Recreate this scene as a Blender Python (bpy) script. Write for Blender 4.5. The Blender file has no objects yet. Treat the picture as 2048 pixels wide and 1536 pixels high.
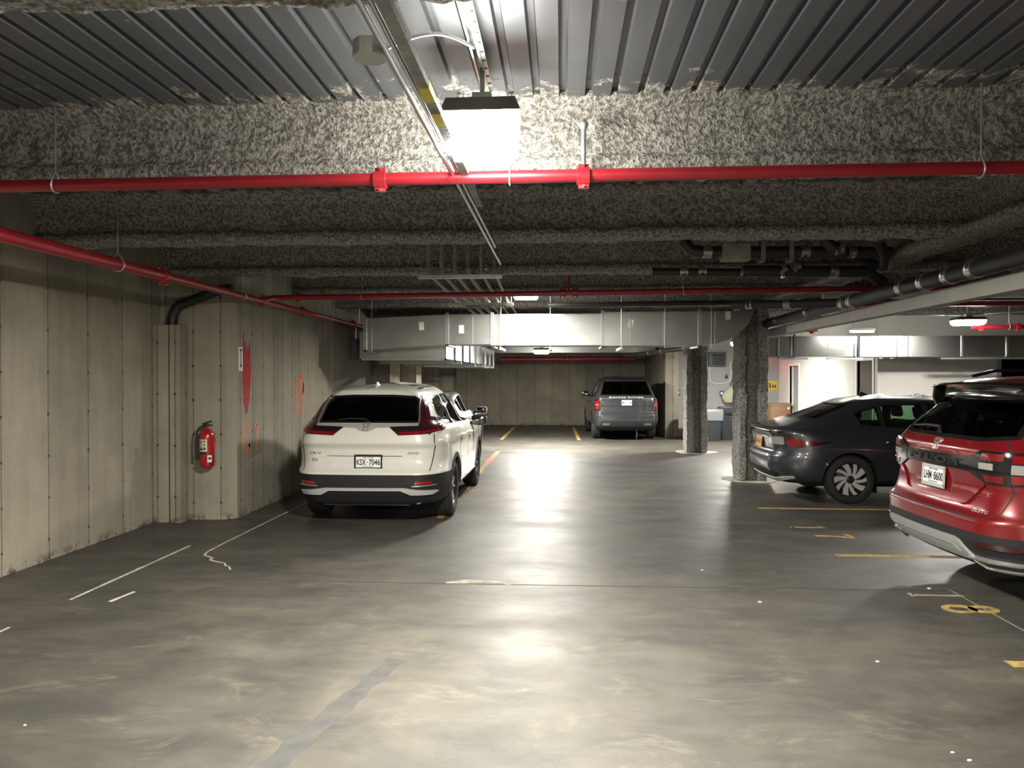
import bpy, bmesh, math, random
from mathutils import Vector, Matrix, noise
from mathutils.bvhtree import BVHTree
random.seed(7)
sc = bpy.context.scene
COL = sc.collection
PI = math.pi
R = math.radians

# ------------------------------------------------------------------ materials
MATS = {}
def _bsdf(name):
    m = bpy.data.materials.new(name); m.use_nodes = True
    nt = m.node_tree; b = nt.nodes['Principled BSDF']
    return m, nt, b
def N(nt, t, **kw):
    n = nt.nodes.new(t)
    for k, v in kw.items():
        if k in n.inputs: n.inputs[k].default_value = v
        else: setattr(n, k, v)
    return n
def L(nt, a, b): nt.links.new(a, b)
def plain(name, col, rough=0.5, metal=0.0, coat=0.0, bump=0.0, bscale=60.0, var=0.0, vscale=4.0, spec=0.5, dark=None):
    m, nt, b = _bsdf(name)
    b.inputs['Base Color'].default_value = (*col, 1); b.inputs['Roughness'].default_value = rough
    b.inputs['Metallic'].default_value = metal; b.inputs['Coat Weight'].default_value = coat
    b.inputs['Coat Roughness'].default_value = 0.05
    b.inputs['Specular IOR Level'].default_value = spec
    tc = N(nt, 'ShaderNodeTexCoord')
    if var > 0:
        n = N(nt, 'ShaderNodeTexNoise', Scale=vscale, Detail=5.0, Roughness=0.6); L(nt, tc.outputs['Object'], n.inputs['Vector'])
        r = N(nt, 'ShaderNodeValToRGB'); L(nt, n.outputs['Fac'], r.inputs['Fac'])
        r.color_ramp.elements[0].position = .3; r.color_ramp.elements[1].position = .7
        d = dark or tuple(c * (1 - var) for c in col)
        r.color_ramp.elements[0].color = (*d, 1); r.color_ramp.elements[1].color = (*[min(1, c * (1 + var * .4)) for c in col], 1)
        L(nt, r.outputs['Color'], b.inputs['Base Color'])
    if bump > 0:
        n2 = N(nt, 'ShaderNodeTexNoise', Scale=bscale, Detail=4.0); L(nt, tc.outputs['Object'], n2.inputs['Vector'])
        bp = N(nt, 'ShaderNodeBump', Strength=bump, Distance=0.01); L(nt, n2.outputs['Fac'], bp.inputs['Height']); L(nt, bp.outputs['Normal'], b.inputs['Normal'])
    MATS[name] = m
    return m
def emit(name, col, strength):
    m = bpy.data.materials.new(name); m.use_nodes = True; nt = m.node_tree; nt.nodes.clear()
    o = N(nt, 'ShaderNodeOutputMaterial'); e = N(nt, 'ShaderNodeEmission', Strength=strength); e.inputs['Color'].default_value = (*col, 1)
    L(nt, e.outputs[0], o.inputs[0]); MATS[name] = m; return m
def glass(name, tint, refl=0.9, rough=0.02):
    m = bpy.data.materials.new(name); m.use_nodes = True; nt = m.node_tree; nt.nodes.clear()
    o = N(nt, 'ShaderNodeOutputMaterial'); t = N(nt, 'ShaderNodeBsdfTransparent'); t.inputs['Color'].default_value = (*tint, 1)
    g = N(nt, 'ShaderNodeBsdfGlossy', Roughness=rough); g.inputs['Color'].default_value = (refl, refl, refl, 1)
    f = N(nt, 'ShaderNodeFresnel', IOR=1.5); mx = N(nt, 'ShaderNodeMixShader')
    L(nt, f.outputs[0], mx.inputs[0]); L(nt, t.outputs[0], mx.inputs[1]); L(nt, g.outputs[0], mx.inputs[2]); L(nt, mx.outputs[0], o.inputs[0])
    MATS[name] = m; return m

def M_concrete(name, base, dark, seam=0.61, axis='Y', off=0.0, tie=0.40):
    """board formed concrete: seams along an axis, tie holes, blotches, vertical streaks (world coordinates)"""
    m, nt, b = _bsdf(name)
    geo = N(nt, 'ShaderNodeNewGeometry'); sep = N(nt, 'ShaderNodeSeparateXYZ'); L(nt, geo.outputs['Position'], sep.inputs[0])
    n1 = N(nt, 'ShaderNodeTexNoise', Scale=1.3, Detail=8.0, Roughness=0.65); L(nt, geo.outputs['Position'], n1.inputs['Vector'])
    r1 = N(nt, 'ShaderNodeValToRGB'); r1.color_ramp.elements[0].position = .32; r1.color_ramp.elements[1].position = .68
    r1.color_ramp.elements[0].color = (*dark, 1); r1.color_ramp.elements[1].color = (*base, 1); L(nt, n1.outputs['Fac'], r1.inputs['Fac'])
    mp = N(nt, 'ShaderNodeMapping'); mp.inputs['Scale'].default_value = (9, 9, .5); L(nt, geo.outputs['Position'], mp.inputs['Vector'])
    n2 = N(nt, 'ShaderNodeTexNoise', Scale=1.0, Detail=5.0, Roughness=0.6); L(nt, mp.outputs[0], n2.inputs['Vector'])
    r2 = N(nt, 'ShaderNodeValToRGB'); r2.color_ramp.elements[0].position = .3; r2.color_ramp.elements[1].position = .6
    r2.color_ramp.elements[0].color = (.87, .86, .84, 1); r2.color_ramp.elements[1].color = (1, 1, 1, 1); L(nt, n2.outputs['Fac'], r2.inputs['Fac'])
    mul = N(nt, 'ShaderNodeMixRGB', blend_type='MULTIPLY'); mul.inputs[0].default_value = 1; L(nt, r1.outputs[0], mul.inputs[1]); L(nt, r2.outputs[0], mul.inputs[2])
    def mth(op, a, bb=None, clamp=False):
        x = N(nt, 'ShaderNodeMath', operation=op); x.use_clamp = clamp
        for i, v in enumerate((a, bb)):
            if v is None: continue
            if isinstance(v, (int, float)): x.inputs[i].default_value = v
            else: L(nt, v, x.inputs[i])
        return x.outputs[0]
    wob = N(nt, 'ShaderNodeTexNoise', Scale=5.0, Detail=3.0); L(nt, geo.outputs['Position'], wob.inputs['Vector'])
    co = mth('ADD', mth('ADD', sep.outputs['X'], sep.outputs['Y']), mth('MULTIPLY', mth('SUBTRACT', wob.outputs['Fac'], .5), .02))
    u = mth('DIVIDE', mth('ADD', co, off), seam)
    du = mth('MULTIPLY', mth('ABSOLUTE', mth('SUBTRACT', mth('FRACT', u), .5)), seam)      # distance from the seam
    line = mth('LESS_THAN', du, .006)
    soft = mth('SUBTRACT', 1.0, mth('DIVIDE', du, .03), True)
    # each panel a slightly different tone
    wn = N(nt, 'ShaderNodeTexWhiteNoise', noise_dimensions='1D'); L(nt, mth('FLOOR', mth('ADD', u, .5)), wn.inputs['W'])
    tone = mth('ADD', mth('MULTIPLY', wn.outputs['Value'], .16), .86)
    # tie holes
    v = mth('DIVIDE', mth('ADD', sep.outputs['Z'], mth('MULTIPLY', wn.outputs['Value'], .0)), tie)
    dv = mth('MULTIPLY', mth('ABSOLUTE', mth('SUBTRACT', mth('FRACT', v), .5)), tie)
    dist = mth('SQRT', mth('ADD', mth('POWER', du, 2.0), mth('POWER', dv, 2.0)))
    hole = mth('LESS_THAN', dist, mth('ADD', .004, mth('MULTIPLY', wob.outputs['Fac'], .022)))
    pn = N(nt, 'ShaderNodeTexNoise', Scale=38.0, Detail=3.0); L(nt, geo.outputs['Position'], pn.inputs['Vector'])
    pit = mth('GREATER_THAN', pn.outputs['Fac'], .70)
    pn3 = N(nt, 'ShaderNodeTexNoise', Scale=7.0, Detail=6.0, Roughness=.8); L(nt, geo.outputs['Position'], pn3.inputs['Vector'])
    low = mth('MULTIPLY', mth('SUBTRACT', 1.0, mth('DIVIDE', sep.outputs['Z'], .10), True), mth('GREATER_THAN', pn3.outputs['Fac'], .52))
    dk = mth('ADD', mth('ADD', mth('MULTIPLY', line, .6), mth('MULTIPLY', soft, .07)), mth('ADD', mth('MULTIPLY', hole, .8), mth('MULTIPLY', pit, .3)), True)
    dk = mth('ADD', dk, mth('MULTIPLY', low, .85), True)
    mt = N(nt, 'ShaderNodeMixRGB', blend_type='MULTIPLY'); mt.inputs[0].default_value = 1; L(nt, mul.outputs[0], mt.inputs[1])
    cmb = N(nt, 'ShaderNodeCombineXYZ'); [L(nt, tone, cmb.inputs[i]) for i in range(3)]; L(nt, cmb.outputs[0], mt.inputs[2])
    mx = N(nt, 'ShaderNodeMixRGB'); L(nt, dk, mx.inputs[0]); L(nt, mt.outputs[0], mx.inputs[1]); mx.inputs[2].default_value = (.05, .042, .03, 1)
    L(nt, mx.outputs[0], b.inputs['Base Color']); b.inputs['Roughness'].default_value = .88; b.inputs['Specular IOR Level'].default_value = .25
    bp = N(nt, 'ShaderNodeBump', Strength=.35, Distance=.01)
    hh = mth('SUBTRACT', n2.outputs['Fac'], mth('MULTIPLY', dk, 1.2)); L(nt, hh, bp.inputs['Height']); L(nt, bp.outputs[0], b.inputs['Normal'])
    MATS[name] = m; return m

def M_spray(name='fireproofing', base=(.49, .475, .435), dark=(.18, .172, .152)):
    m, nt, b = _bsdf(name)
    geo = N(nt, 'ShaderNodeNewGeometry')
    v = N(nt, 'ShaderNodeTexNoise', Scale=36.0, Detail=4.0, Roughness=.62); L(nt, geo.outputs['Position'], v.inputs['Vector'])
    n = N(nt, 'ShaderNodeTexNoise', Scale=1.2, Detail=3.0); L(nt, geo.outputs['Position'], n.inputs['Vector'])
    r = N(nt, 'ShaderNodeValToRGB'); r.color_ramp.elements[0].position = .40; r.color_ramp.elements[1].position = .60
    r.color_ramp.elements[0].color = (*dark, 1); r.color_ramp.elements[1].color = (*base, 1); L(nt, v.outputs['Fac'], r.inputs['Fac'])
    mul = N(nt, 'ShaderNodeMixRGB', blend_type='MULTIPLY'); mul.inputs[0].default_value = .6; L(nt, r.outputs[0], mul.inputs[1]); L(nt, n.outputs['Color'], mul.inputs[2])
    mul2 = N(nt, 'ShaderNodeMixRGB', blend_type='MULTIPLY'); mul2.inputs[0].default_value = 0; L(nt, r.outputs[0], mul2.inputs[1])
    L(nt, mul2.outputs[0], b.inputs['Base Color']); b.inputs['Roughness'].default_value = .97; b.inputs['Specular IOR Level'].default_value = .1
    bp = N(nt, 'ShaderNodeBump', Strength=1.0, Distance=.045); L(nt, v.outputs['Fac'], bp.inputs['Height']); L(nt, bp.outputs[0], b.inputs['Normal'])
    MATS[name] = m; return m

# ------------------------------------------------------------------ object helpers
def tag(o, label=None, cat=None, group=None, kind=None):
    if label: o['label'] = label
    if cat: o['category'] = cat
    if group: o['group'] = group
    if kind: o['kind'] = kind
    return o
def empty(name, loc=(0, 0, 0), rz=0.0, label=None, cat=None, group=None):
    o = bpy.data.objects.new(name, None); o.location = loc; o.rotation_euler = (0, 0, rz); o.empty_display_size = .1
    COL.objects.link(o); return tag(o, label, cat, group)
def link_mesh(name, me, mat, parent=None, smooth=False, loc=None):
    o = bpy.data.objects.new(name, me); COL.objects.link(o)
    if mat is not None:
        for mm in (mat if isinstance(mat, (list, tuple)) else [mat]): me.materials.append(mm)
    if smooth is True:
        for p in me.polygons: p.use_smooth = True
    elif smooth:
        for p in me.polygons: p.use_smooth = True
        me.set_sharp_from_angle(angle=R(smooth))
    if parent: o.parent = parent
    if loc: o.location = loc
    return o
def copy_tree(o, parent=None):
    c = o.copy(); COL.objects.link(c); c.parent = parent
    for ch in o.children: copy_tree(ch, c)
    return c
class MB:
    def __init__(s): s.v = []; s.f = []; s.mi = []; s.cur = 0
    def add(s, vs, fs):
        k = len(s.v); s.v += [tuple(p) for p in vs]; s.f += [tuple(i + k for i in f) for f in fs]; s.mi += [s.cur] * len(fs); return s
    def box(s, x0, x1, y0, y1, z0, z1):
        vs = [(x, y, z) for z in (z0, z1) for y in (y0, y1) for x in (x0, x1)]
        return s.add(vs, [(0, 2, 3, 1), (4, 5, 7, 6), (0, 1, 5, 4), (2, 6, 7, 3), (0, 4, 6, 2), (1, 3, 7, 5)])
    def obox(s, c, ax, ay, az):     # centre and three half vectors
        c, ax, ay, az = map(Vector, (c, ax, ay, az))
        vs = [c + ax * i + ay * j + az * k for k in (-1, 1) for j in (-1, 1) for i in (-1, 1)]
        return s.add(vs, [(0, 2, 3, 1), (4, 5, 7, 6), (0, 1, 5, 4), (2, 6, 7, 3), (0, 4, 6, 2), (1, 3, 7, 5)])
    def bbox(s, x0, x1, y0, y1, z0, z1, b=.01):
        """box with bevelled edges (chamfer)"""
        bm = bmesh.new(); bmesh.ops.create_cube(bm, size=1)
        for v in bm.verts: v.co = Vector((x0 + (v.co.x + .5) * (x1 - x0), y0 + (v.co.y + .5) * (y1 - y0), z0 + (v.co.z + .5) * (z1 - z0)))
        bmesh.ops.bevel(bm, geom=bm.edges[:], offset=b, segments=2, affect='EDGES', profile=.5)
        bm.verts.ensure_lookup_table()
        for i, v in enumerate(bm.verts): v.index = i
        s.add([v.co[:] for v in bm.verts], [tuple(v.index for v in f.verts) for f in bm.faces]); bm.free(); return s
    def tube(s, pts, r, n=12, cap=True, closed=False):
        pts = [Vector(p) for p in pts]; m = len(pts); rs = r if isinstance(r, (list, tuple)) else [r] * m
        vs = []; prev = None
        for i, p in enumerate(pts):
            if closed: t = (pts[(i + 1) % m] - pts[i - 1])
            else: t = (pts[min(i + 1, m - 1)] - pts[max(i - 1, 0)])
            t.normalize()
            if prev is None:
                a = Vector((0, 0, 1)) if abs(t.z) < .9 else Vector((1, 0, 0)); u = t.cross(a).normalized()
            else: u = (prev - t * prev.dot(t)).normalized()
            prev = u; w = t.cross(u)
            for k in range(n):
                an = 2 * PI * k / n; vs.append(p + (u * math.cos(an) + w * math.sin(an)) * rs[i])
        fs = []
        for i in range(m if closed else m - 1):
            j = (i + 1) % m
            for k in range(n): fs.append((i * n + k, i * n + (k + 1) % n, j * n + (k + 1) % n, j * n + k))
        if cap and not closed: fs += [tuple(range(n))[::-1], tuple(range((m - 1) * n, m * n))]
        return s.add(vs, fs)
    def lathe(s, prof, n=24, mat=None, close=True):
        """prof: (r, h) list turned about Z, then placed with mat"""
        vs = []; m = len(prof)
        for r_, h in prof:
            for k in range(n): an = 2 * PI * k / n; vs.append(Vector((r_ * math.cos(an), r_ * math.sin(an), h)))
        fs = [(i * n + k, i * n + (k + 1) % n, (i + 1) * n + (k + 1) % n, (i + 1) * n + k) for i in range(m - 1) for k in range(n)]
        if close: fs += [tuple(range(n))[::-1], tuple(range((m - 1) * n, m * n))]
        if mat is not None: vs = [mat @ v for v in vs]
        return s.add(vs, fs)
    def prism(s, poly, vec, org=(0, 0, 0)):
        """poly: 3d points, extruded by vec"""
        a = [Vector(p) + Vector(org) for p in poly]; n = len(a); vs = a + [p + Vector(vec) for p in a]
        return s.add(vs, [tuple(range(n))[::-1], tuple(range(n, 2 * n))] + [(i, (i + 1) % n, n + (i + 1) % n, n + i) for i in range(n)])
    def mesh(s, name):
        me = bpy.data.meshes.new(name); me.from_pydata([tuple(v) for v in s.v], [], s.f); me.validate()
        bm = bmesh.new(); bm.from_mesh(me); bmesh.ops.recalc_face_normals(bm, faces=bm.faces); bm.to_mesh(me); bm.free()
        if any(s.mi) and len(me.polygons) == len(s.mi):
            for p, i in zip(me.polygons, s.mi): p.material_index = i
        me.update(); return me
    def build(s, name, mat, parent=None, smooth=35, loc=None): return link_mesh(name, s.mesh(name), mat, parent, smooth, loc)

_TXT = {}
def text2d(body, size=1.0, bold=0.0):
    """flat text as (points2d, faces), centred"""
    key = (body, size, bold)
    if key in _TXT: return _TXT[key]
    cu = bpy.data.curves.new('t', 'FONT'); cu.body = body; cu.size = size; cu.align_x = 'CENTER'; cu.align_y = 'CENTER'; cu.offset = bold; cu.resolution_u = 4
    o = bpy.data.objects.new('t', cu); COL.objects.link(o)
    dg = bpy.context.evaluated_depsgraph_get(); me = bpy.data.meshes.new_from_object(o.evaluated_get(dg))
    ps = [(v.co.x, v.co.y) for v in me.vertices]; fs = [tuple(p.vertices) for p in me.polygons]
    xs = [p[0] for p in ps]; ys = [p[1] for p in ps]
    cx = (min(xs) + max(xs)) / 2; cy = (min(ys) + max(ys)) / 2
    ps = [(x - cx, y - cy) for x, y in ps]
    bpy.data.objects.remove(o); bpy.data.curves.remove(cu); bpy.data.meshes.remove(me)
    _TXT[key] = (ps, fs); return ps, fs
def text_fit(body, w, h, bold=0.0):
    ps, fs = text2d(body, 1.0, bold)
    xs = [p[0] for p in ps]; ys = [p[1] for p in ps]; sx = w / (max(xs) - min(xs)); sy = h / (max(ys) - min(ys))
    return [(x * sx, y * sy) for x, y in ps], fs
def place2d(ps, org, ux, uy): o = Vector(org); ux = Vector(ux); uy = Vector(uy); return [o + ux * x + uy * y for x, y in ps]
def stroke2d(pts, w):
    """polyline in 2d turned into a closed ribbon polygon strip: returns (points, quads)"""
    vs = []; n = len(pts)
    for i, p in enumerate(pts):
        a = Vector(pts[max(i - 1, 0)]); b = Vector(pts[min(i + 1, n - 1)]); t = (b - a).normalized(); nn = Vector((-t.y, t.x)) * (w if isinstance(w, (int, float)) else w[i]) / 2
        vs += [(p[0] + nn.x, p[1] + nn.y), (p[0] - nn.x, p[1] - nn.y)]
    return vs, [(2 * i, 2 * i + 1, 2 * i + 3, 2 * i + 2) for i in range(n - 1)]

# ------------------------------------------------------------------ materials used
plain('paint_white', (.60, .585, .53), .3, coat=1.0)
plain('paint_silver', (.55, .56, .56), .32, metal=.3, coat=1.0)
plain('paint_charcoal', (.030, .033, .042), .35, metal=.3, coat=1.0)
plain('paint_grey', (.05, .053, .057), .3, metal=.5, coat=1.0)
plain('paint_red', (.17, .005, .008), .28, metal=.25, coat=1.0)
plain('plastic_black', (.014, .014, .015), .6, spec=.3); plain('skid_grey', (.26, .26, .25), .5)
plain('gloss_black', (.008, .008, .009), .12, coat=.6)
plain('underbody', (.012, .012, .012), .8)
plain('cabin_dark', (.025, .025, .026), .8)
plain('seat_fabric', (.03, .03, .032), .8, bump=.2)
plain('rubber', (.014, .014, .014), .75, bump=.15, bscale=90)
plain('chrome', (.75, .75, .74), .2, metal=.85)
plain('chrome_dark_reflection', (.22, .22, .21), .3, metal=.6)  # chrome badges: base colour darkened to imitate dark reflections
plain('alloy', (.66, .66, .65), .38, metal=.5)
plain('alloy_dark', (.03, .03, .032), .35, metal=.5)
plain('silver_plastic', (.50, .50, .48), .4, metal=.3); plain('satin_chrome', (.55, .54, .50), .35, metal=.5)
plain('lens_red', (.20, .004, .008), .1, coat=1.0)
plain('lens_dark', (.035, .004, .006), .1, coat=1.0)
plain('lens_clear', (.26, .25, .24), .12, coat=1.0)
plain('plate_white', (.72, .73, .70), .4)
plain('plate_gold', (.75, .34, .05), .4)
plain('plate_ink', (.012, .014, .03), .5)
glass('glass_tint', (.10, .12, .12)); glass('glass_clear', (.62, .74, .66)); glass('glass_dark', (.09, .115, .12))
plain('galvanised', (.42, .44, .45), .42, metal=.9, var=.25, vscale=3.0)
plain('duct_metal', (.46, .475, .465), .30, metal=1.0, var=.18, vscale=2.0, bump=.05, bscale=3)
plain('conduit_metal', (.55, .56, .56), .35, metal=.9)
plain('strut_metal', (.5, .51, .5), .45, metal=.8, var=.3, vscale=12)
plain('dusty_pipe', (.30, .29, .26), .85, bump=.6, bscale=50, var=.4, vscale=8)
plain('pipe_red', (.30, .011, .020), .42, coat=.25, var=.12, vscale=5)
plain('red_paint_rough', (.42, .02, .03), .7, var=.5, vscale=30)
plain('iron_black', (.02, .02, .021), .5, var=.4, vscale=6)
plain('clamp_steel', (.55, .54, .52), .3, metal=1.0, var=.3, vscale=20)
plain('lamp_housing', (.10, .085, .07), .5)
plain('paint_yellow', (.50, .32, .06), .75, var=.55, vscale=14, dark=(.16, .13, .07))
plain('paint_orange', (.62, .13, .04), .75, var=.5, vscale=14)
plain('spray_orange', (.62, .10, .02), .8, var=.25, vscale=25)
plain('spray_coral', (.55, .17, .09), .85, var=.6, vscale=35, dark=(.28, .21, .15))
plain('chalk', (.52, .50, .46), .9, var=.4, vscale=25)
plain('wall_white', (.60, .58, .545), .8, bump=.15, bscale=12, var=.06, vscale=2)
plain('wall_grey', (.30, .30, .295), .8, bump=.15, bscale=12, var=.08, vscale=2)
plain('trim_white', (.72, .70, .66), .5)
plain('door_grey', (.30, .31, .31), .5, var=.1)
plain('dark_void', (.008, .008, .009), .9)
plain('bin_plastic', (.022, .028, .034), .45, bump=.05)
plain('bin_liner', (.16, .17, .18), .3, bump=.5, bscale=18)
plain('cardboard', (.25, .15, .085), .85, var=.15)
plain('paper', (.68, .68, .63), .7)
plain('sign_yellow', (.62, .42, .03), .6)
plain('sign_green', (.06, .14, .06), .6)
plain('sign_blue', (.06, .07, .22), .6)
plain('bag_cloth', (.36, .36, .27), .9, bump=.4, bscale=30)
plain('ink_black', (.012, .012, .012), .6)
plain('fire_red', (.32, .008, .011), .25, coat=.8)
plain('label_cream', (.60, .54, .38), .6)
plain('column_pad', (.46, .44, .38), .9, var=.35, vscale=9)
plain('box_grey', (.07, .08, .085), .55)
plain('ledger_grey', (.42, .41, .38), .75, var=.15, vscale=3)
plain('tape_yellow', (.65, .50, .05), .6)
emit('lamp_glow', (1.0, .97, .84), 1.0)
emit('exit_red', (1.0, .08, .06), 4.0)
M_spray()
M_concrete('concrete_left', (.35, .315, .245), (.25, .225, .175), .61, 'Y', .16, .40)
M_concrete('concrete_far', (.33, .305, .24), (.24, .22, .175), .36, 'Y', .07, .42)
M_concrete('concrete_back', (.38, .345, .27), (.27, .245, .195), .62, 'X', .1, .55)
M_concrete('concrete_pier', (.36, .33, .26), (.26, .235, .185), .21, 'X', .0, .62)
# ------------------------------------------------------------------ floor material
def M_floor():
    m, nt, b = _bsdf('floor_concrete')
    geo = N(nt, 'ShaderNodeNewGeometry')
    def noi(scale, det=6.0, rough=.6, sc3=None, dist=0.0):
        n = N(nt, 'ShaderNodeTexNoise', Scale=scale, Detail=det, Roughness=rough, Distortion=dist)
        if sc3:
            mp = N(nt, 'ShaderNodeMapping'); mp.inputs['Scale'].default_value = sc3; L(nt, geo.outputs['Position'], mp.inputs['Vector']); L(nt, mp.outputs[0], n.inputs['Vector'])
        else: L(nt, geo.outputs['Position'], n.inputs['Vector'])
        return n.outputs['Fac']
    def ramp(f, p0, p1, c0, c1):
        r = N(nt, 'ShaderNodeValToRGB'); r.color_ramp.elements[0].position = p0; r.color_ramp.elements[1].position = p1
        r.color_ramp.elements[0].color = (*c0, 1); r.color_ramp.elements[1].color = (*c1, 1); L(nt, f, r.inputs['Fac']); return r.outputs['Color']
    big = ramp(noi(.45, 7, .62, None, .6), .35, .66, (.052, .049, .043), (.085, .080, .068))
    mid = ramp(noi(1.1, 9, .72, (1.2, 2.2, 1), .4), .36, .64, (.66, .66, .68), (1.16, 1.13, 1.06))
    fine = ramp(noi(60, 3, .6), .3, .7, (.9, .9, .9), (1.06, 1.06, 1.06))
    def mul(a, c):
        x = N(nt, 'ShaderNodeMixRGB', blend_type='MULTIPLY'); x.inputs[0].default_value = 1; L(nt, a, x.inputs[1]); L(nt, c, x.inputs[2]); return x.outputs[0]
    col = mul(mul(big, mid), fine)
    # worn lighter patches
    pf = N(nt, 'ShaderNodeMixRGB'); pm = ramp(noi(1.9, 12, .8, (1, 1.7, 1), .8), .54, .68, (0, 0, 0), (.5, .5, .5))
    L(nt, pm, pf.inputs[0]); L(nt, col, pf.inputs[1]); pf.inputs[2].default_value = (.15, .138, .105, 1)
    L(nt, pf.outputs[0], b.inputs['Base Color'])
    rr = ramp(noi(.8, 8, .65, (1, 2.2, 1)), .3, .7, (.42, .42, .42), (.60, .60, .60)); L(nt, rr, b.inputs['Roughness'])
    b.inputs['Specular IOR Level'].default_value = .5
    bp = N(nt, 'ShaderNodeBump', Strength=.06, Distance=.006); L(nt, noi(6, 6, .6), bp.inputs['Height']); L(nt, bp.outputs[0], b.inputs['Normal'])
    return m
def M_deck():
    """galvanised metal deck with fireproofing overspray next to the beams (beams every 2.165 m)"""
    m, nt, b = _bsdf('metal_deck')
    geo = N(nt, 'ShaderNodeNewGeometry'); sep = N(nt, 'ShaderNodeSeparateXYZ'); L(nt, geo.outputs['Position'], sep.inputs[0])
    def mth(op, a, bb=None, clamp=False):
        x = N(nt, 'ShaderNodeMath', operation=op); x.use_clamp = clamp
        for i, v in enumerate((a, bb)):
            if v is None: continue
            if isinstance(v, (int, float)): x.inputs[i].default_value = v
            else: L(nt, v, x.inputs[i])
        return x.outputs[0]
    u = mth('FRACT', mth('DIVIDE', mth('SUBTRACT', sep.outputs['Y'], 4.62 - 21.65), 2.165))
    d = mth('MULTIPLY', mth('MINIMUM', u, mth('SUBTRACT', 1.0, u)), 2.165)           # metres to the nearest beam
    n = N(nt, 'ShaderNodeTexNoise', Scale=3.2, Detail=8.0, Roughness=.7); L(nt, geo.outputs['Position'], n.inputs['Vector'])
    cover = mth('MULTIPLY', mth('SUBTRACT', mth('ADD', .27, mth('MULTIPLY', mth('SUBTRACT', n.outputs['Fac'], .5), 2.1)), d), 12.0, True)
    n3 = N(nt, 'ShaderNodeTexNoise', Scale=14.0, Detail=6.0, Roughness=.8); L(nt, geo.outputs['Position'], n3.inputs['Vector'])
    n4 = N(nt, 'ShaderNodeTexNoise', Scale=.9, Detail=2.0); L(nt, geo.outputs['Position'], n4.inputs['Vector'])
    specks = mth('MULTIPLY', mth('GREATER_THAN', n3.outputs['Fac'], .66), mth('GREATER_THAN', n4.outputs['Fac'], .48))
    mask = mth('MAXIMUM', cover, specks)
    v = N(nt, 'ShaderNodeTexNoise', Scale=36.0, Detail=4.0, Roughness=.62); L(nt, geo.outputs['Position'], v.inputs['Vector'])
    r = N(nt, 'ShaderNodeValToRGB'); r.color_ramp.elements[0].position = .40; r.color_ramp.elements[1].position = .60
    r.color_ramp.elements[0].color = (.18, .172, .152, 1); r.color_ramp.elements[1].color = (.49, .475, .435, 1); L(nt, v.outputs['Fac'], r.inputs['Fac'])
    g = N(nt, 'ShaderNodeTexNoise', Scale=2.0, Detail=4.0); mp = N(nt, 'ShaderNodeMapping'); mp.inputs['Scale'].default_value = (5, .6, 1)
    L(nt, geo.outputs['Position'], mp.inputs['Vector']); L(nt, mp.outputs[0], g.inputs['Vector'])
    rg = N(nt, 'ShaderNodeValToRGB'); rg.color_ramp.elements[0].color = (.11, .12, .13, 1); rg.color_ramp.elements[1].color = (.20, .215, .235, 1); L(nt, g.outputs['Fac'], rg.inputs['Fac'])
    mx = N(nt, 'ShaderNodeMixRGB'); L(nt, mask, mx.inputs[0]); L(nt, rg.outputs[0], mx.inputs[1]); L(nt, r.outputs[0], mx.inputs[2])
    L(nt, mx.outputs[0], b.inputs['Base Color']); L(nt, mth('MULTIPLY', mth('SUBTRACT', 1.0, mask), .5), b.inputs['Metallic'])
    L(nt, mth('ADD', .42, mth('MULTIPLY', mask, .5)), b.inputs['Roughness'])
    bp = N(nt, 'ShaderNodeBump', Strength=1.0, Distance=.02); L(nt, mth('MULTIPLY', mask, v.outputs['Fac']), bp.inputs['Height']); L(nt, bp.outputs[0], b.inputs['Normal'])
    return m
FLOOR = M_floor(); DECK = M_deck()
def struct(o): o['kind'] = 'structure'; return o
def plan_prism(pts, z0, z1): return MB().prism([(x, y, z0) for x, y in pts], (0, 0, z1 - z0))
ZD = 3.42
# ------------------------------------------------------------------ shell
struct(MB().box(-5.3, 12.3, -6.3, 27.6, -.2, 0).build('floor', FLOOR))
# corrugated deck
mb = MB(); prof = []; x = -5.3
while x < 12.3:
    prof += [(x, 0), (x + .104, 0), (x + .113, .034), (x + .143, .034)]; x += .1524
vs = [(px_, yy, ZD + h) for yy in (-6.3, 27.6) for px_, h in prof]; n = len(prof)
mb.add(vs, [(i, i + 1, n + i + 1, n + i) for i in range(n - 1)])
mb.cur = 0
mb.box(-5.3, 12.3, -6.3, 27.6, ZD + .06, ZD + .2)
ce = struct(mb.build('ceiling', DECK, smooth=False))
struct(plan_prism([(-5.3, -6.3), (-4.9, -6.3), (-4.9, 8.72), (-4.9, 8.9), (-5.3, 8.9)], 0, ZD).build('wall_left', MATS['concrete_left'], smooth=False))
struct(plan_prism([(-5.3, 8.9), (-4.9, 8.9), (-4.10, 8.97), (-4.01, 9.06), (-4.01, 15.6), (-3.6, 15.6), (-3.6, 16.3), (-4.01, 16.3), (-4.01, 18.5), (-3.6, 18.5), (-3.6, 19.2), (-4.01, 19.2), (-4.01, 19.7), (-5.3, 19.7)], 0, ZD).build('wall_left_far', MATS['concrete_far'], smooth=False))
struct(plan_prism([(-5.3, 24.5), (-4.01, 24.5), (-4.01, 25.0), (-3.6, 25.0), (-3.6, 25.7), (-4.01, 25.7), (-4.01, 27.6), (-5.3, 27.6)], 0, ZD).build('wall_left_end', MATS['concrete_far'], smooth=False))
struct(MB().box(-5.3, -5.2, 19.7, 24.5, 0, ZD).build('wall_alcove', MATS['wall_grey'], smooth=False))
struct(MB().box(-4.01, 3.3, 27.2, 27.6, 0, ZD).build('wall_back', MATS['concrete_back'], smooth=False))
struct(MB().box(3.0, 3.3, 22.2, 27.2, 0, ZD).build('wall_right_back', MATS['concrete_far'], smooth=False))
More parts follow.
